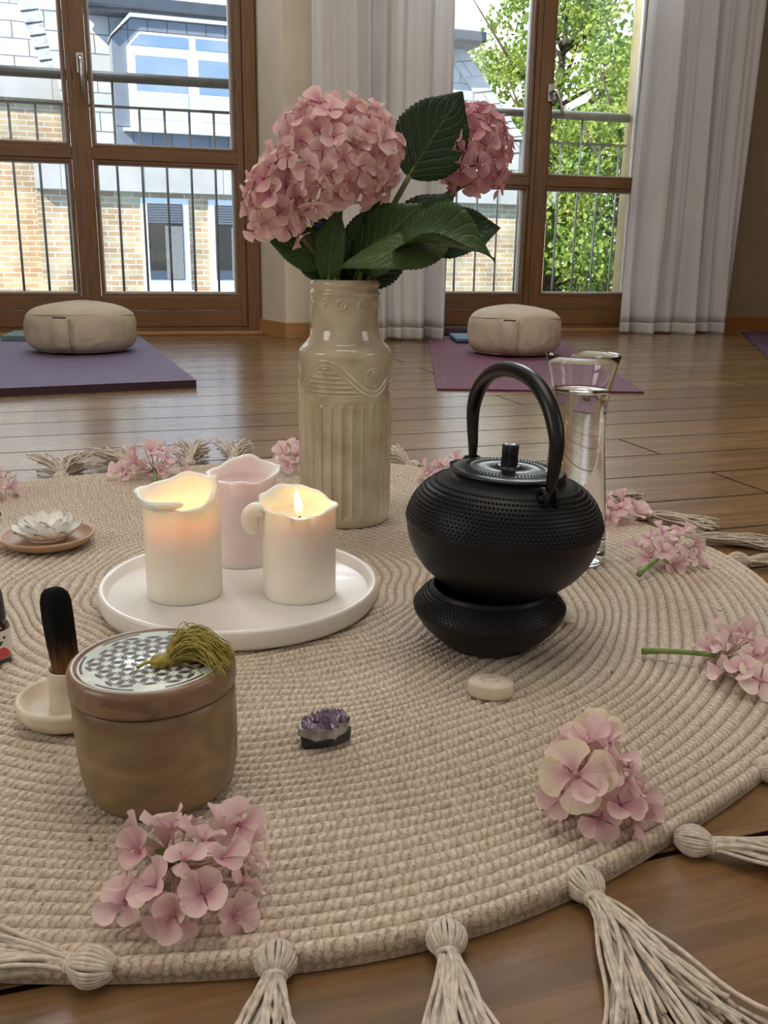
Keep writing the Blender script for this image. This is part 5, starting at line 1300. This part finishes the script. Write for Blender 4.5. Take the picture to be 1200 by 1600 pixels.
# ================================================================== OIL BOTTLE AT THE LEFT EDGE
r = thing('oil_bottle', 'small dark bottle with black cap and red and white label, cut by the left edge', 'bottle', (-.3235, .712, RT))
MB().lathe([(.0, 0), (.0125, 0), (.0140, .0015), (.0142, .004), (.0142, .029), (.0130, .0325), (.0085, .0350), (.0085, .037)], 48, cap=False).build('bottle_glass', AMBERG, r)
MB().lathe([(.0090, .0355), (.0118, .0358), (.0120, .037), (.0112, .056), (.0100, .0600), (.0085, .0612), (.0, .0615)], 48, cap=False).build('cap', BLACKP, r)
lb = MB().lathe([(.01445, .0045), (.01445, .0285)], 48, cap=False).build('label_band', LABEL, r)
b = MB(); n_ = 14
def lpt(a, z_, e=.01452): return (e*math.sin(a), -e*math.cos(a), z_)
v = [lpt(D2(20+i*5), .0048) for i in range(n_)] + [lpt(D2(20+i*5), .0048+.0095*math.sin(PI*(i+1)/(n_+1))) for i in range(n_)]
b.add(v, [(i, i+1, i+1+n_, i+n_) for i in range(n_-1)]); b.build('label_red_field', RED, lb, smooth=False)
b = MB()
for (a0, zc_, s_) in ((46, .0185, .0030), (40, .0245, .0018), (62, .0225, .0020)):
    for k in range(3):
        th_ = k*2.1+.4; b.add([lpt(D2(a0)+s_*.4*math.cos(th_)/.0145+s_*.45*math.cos(2*PI*i/8)/.0145, zc_+s_*.4*math.sin(th_)+s_*.35*math.sin(2*PI*i/8), .01456) for i in range(8)], [tuple(range(8))])
for k in range(6): b.add([lpt(D2(2), .008+k*.003, .01456), lpt(D2(16), .008+k*.003, .01456), lpt(D2(16), .0092+k*.003, .01456), lpt(D2(2), .0092+k*.003, .01456)], [(0, 1, 2, 3)])
b.build('label_print', DARKINK, lb, smooth=False)

# ================================================================== STONES
r = thing('engraved_stone', 'oval cream stone engraved with a triangle, in front of the teapot warmer', 'stone', (.0855, .662, RT), D2(-6))
prof = [(.0, .0), (.0162, .0), (.0176, .0015), (.0180, .004), (.0178, .0100), (.0168, .0116), (.0, .0124)]
MB().lathe(prof, 72, cap=False, M=Matrix.Diagonal((1, .72, 1, 1))).build('stone_body', SAND, r)
b = MB(); zt_ = .0123
def line(x0, y0, x1, y1, w=.0003): b.tube([(x0, y0, zt_-.0003), (x1, y1, zt_-.0003)], w, 5)
for i in range(3):
    a0, a1 = PI/2+2*PI*i/3, PI/2+2*PI*(i+1)/3; line(.0075*math.cos(a0), .0055*math.sin(a0), .0075*math.cos(a1), .0055*math.sin(a1))
line(-.008, .003, .003, .006); line(-.009, -.001, -.004, .004); line(.002, -.002, .008, .001)
b.build('engraving', simple('engraved_line', (.36, .29, .20), .8), r)

def convex(name, pts, mat, parent, loc=None):
    import bmesh
    bm = bmesh.new()
    for p in pts: bm.verts.new(p)
    res = bmesh.ops.convex_hull(bm, input=bm.verts)
    bmesh.ops.delete(bm, geom=[g for g in res['geom_interior'] if isinstance(g, bmesh.types.BMVert)], context='VERTS')
    bmesh.ops.recalc_face_normals(bm, faces=bm.faces)
    me = bpy.data.meshes.new(name); bm.to_mesh(me); bm.free(); me.materials.append(mat)
    o = bpy.data.objects.new(name, me); C.objects.link(o); o.parent = parent
    if loc: o.location = loc
    return o
am = thing('amethyst_cluster', 'small purple amethyst cluster on dark rock in front of the tray', 'crystal', (-.0385, .588, RT), D2(20))
am.rotation_euler = (D2(0), D2(-3), D2(20))
rs = random.Random(77)
def ring_pts(rx, ry, z0, z1, n, seed, j=.12):
    q = random.Random(seed); out_ = []
    for i in range(n):
        a = 2*PI*i/n
        for z_ in (z0, z1): out_.append((rx*math.cos(a)*(1+q.uniform(-j, j)), ry*math.sin(a)*(1+q.uniform(-j, j)), z_+q.uniform(-.0008, .0008)))
    return out_
convex('rock_base', ring_pts(.0185, .0125, .0008, .0065, 9, 3, .16), ROCKD, am)
convex('agate_layer', ring_pts(.0186, .0122, .0060, .0150, 9, 4, .15), ROCKW, am)
b = MB()
for i in range(120):
    a = rs.uniform(0, 6.28); q = math.sqrt(rs.random()); x = .0165*q*math.cos(a); y = .0105*q*math.sin(a); R_ = rs.uniform(.0014, .0030); h = rs.uniform(.004, .0082)*(1.15-q*.4)
    n_ = Vector((x*14, y*14, 1)).normalized(); M_ = Matrix.Translation((x, y, .0140-q*.001)) @ n_.to_track_quat('Z', 'Y').to_matrix().to_4x4() @ Matrix.Rotation(rs.uniform(0, 1), 4, 'Z')
    b.lathe([(R_, 0), (R_, h*.55), (R_*.08, h)], 6, M=M_)
b.build('crystal_points', AMET, am, smooth=False)
qz = thing('white_pebble', 'white polished pebble half hidden behind the warmer at its right', 'stone', (.1710, .812, RT), .4)
convex('pebble', [(.009*math.cos(a)*math.cos(e)*1.1, .007*math.sin(a)*math.cos(e), .008+.0078*math.sin(e)) for a in np.linspace(0, 2*PI, 22)[:-1] for e in np.linspace(-PI/2, PI/2, 11)], QUARTZ, qz)
for p in qz.children[0].data.polygons: p.use_smooth = True
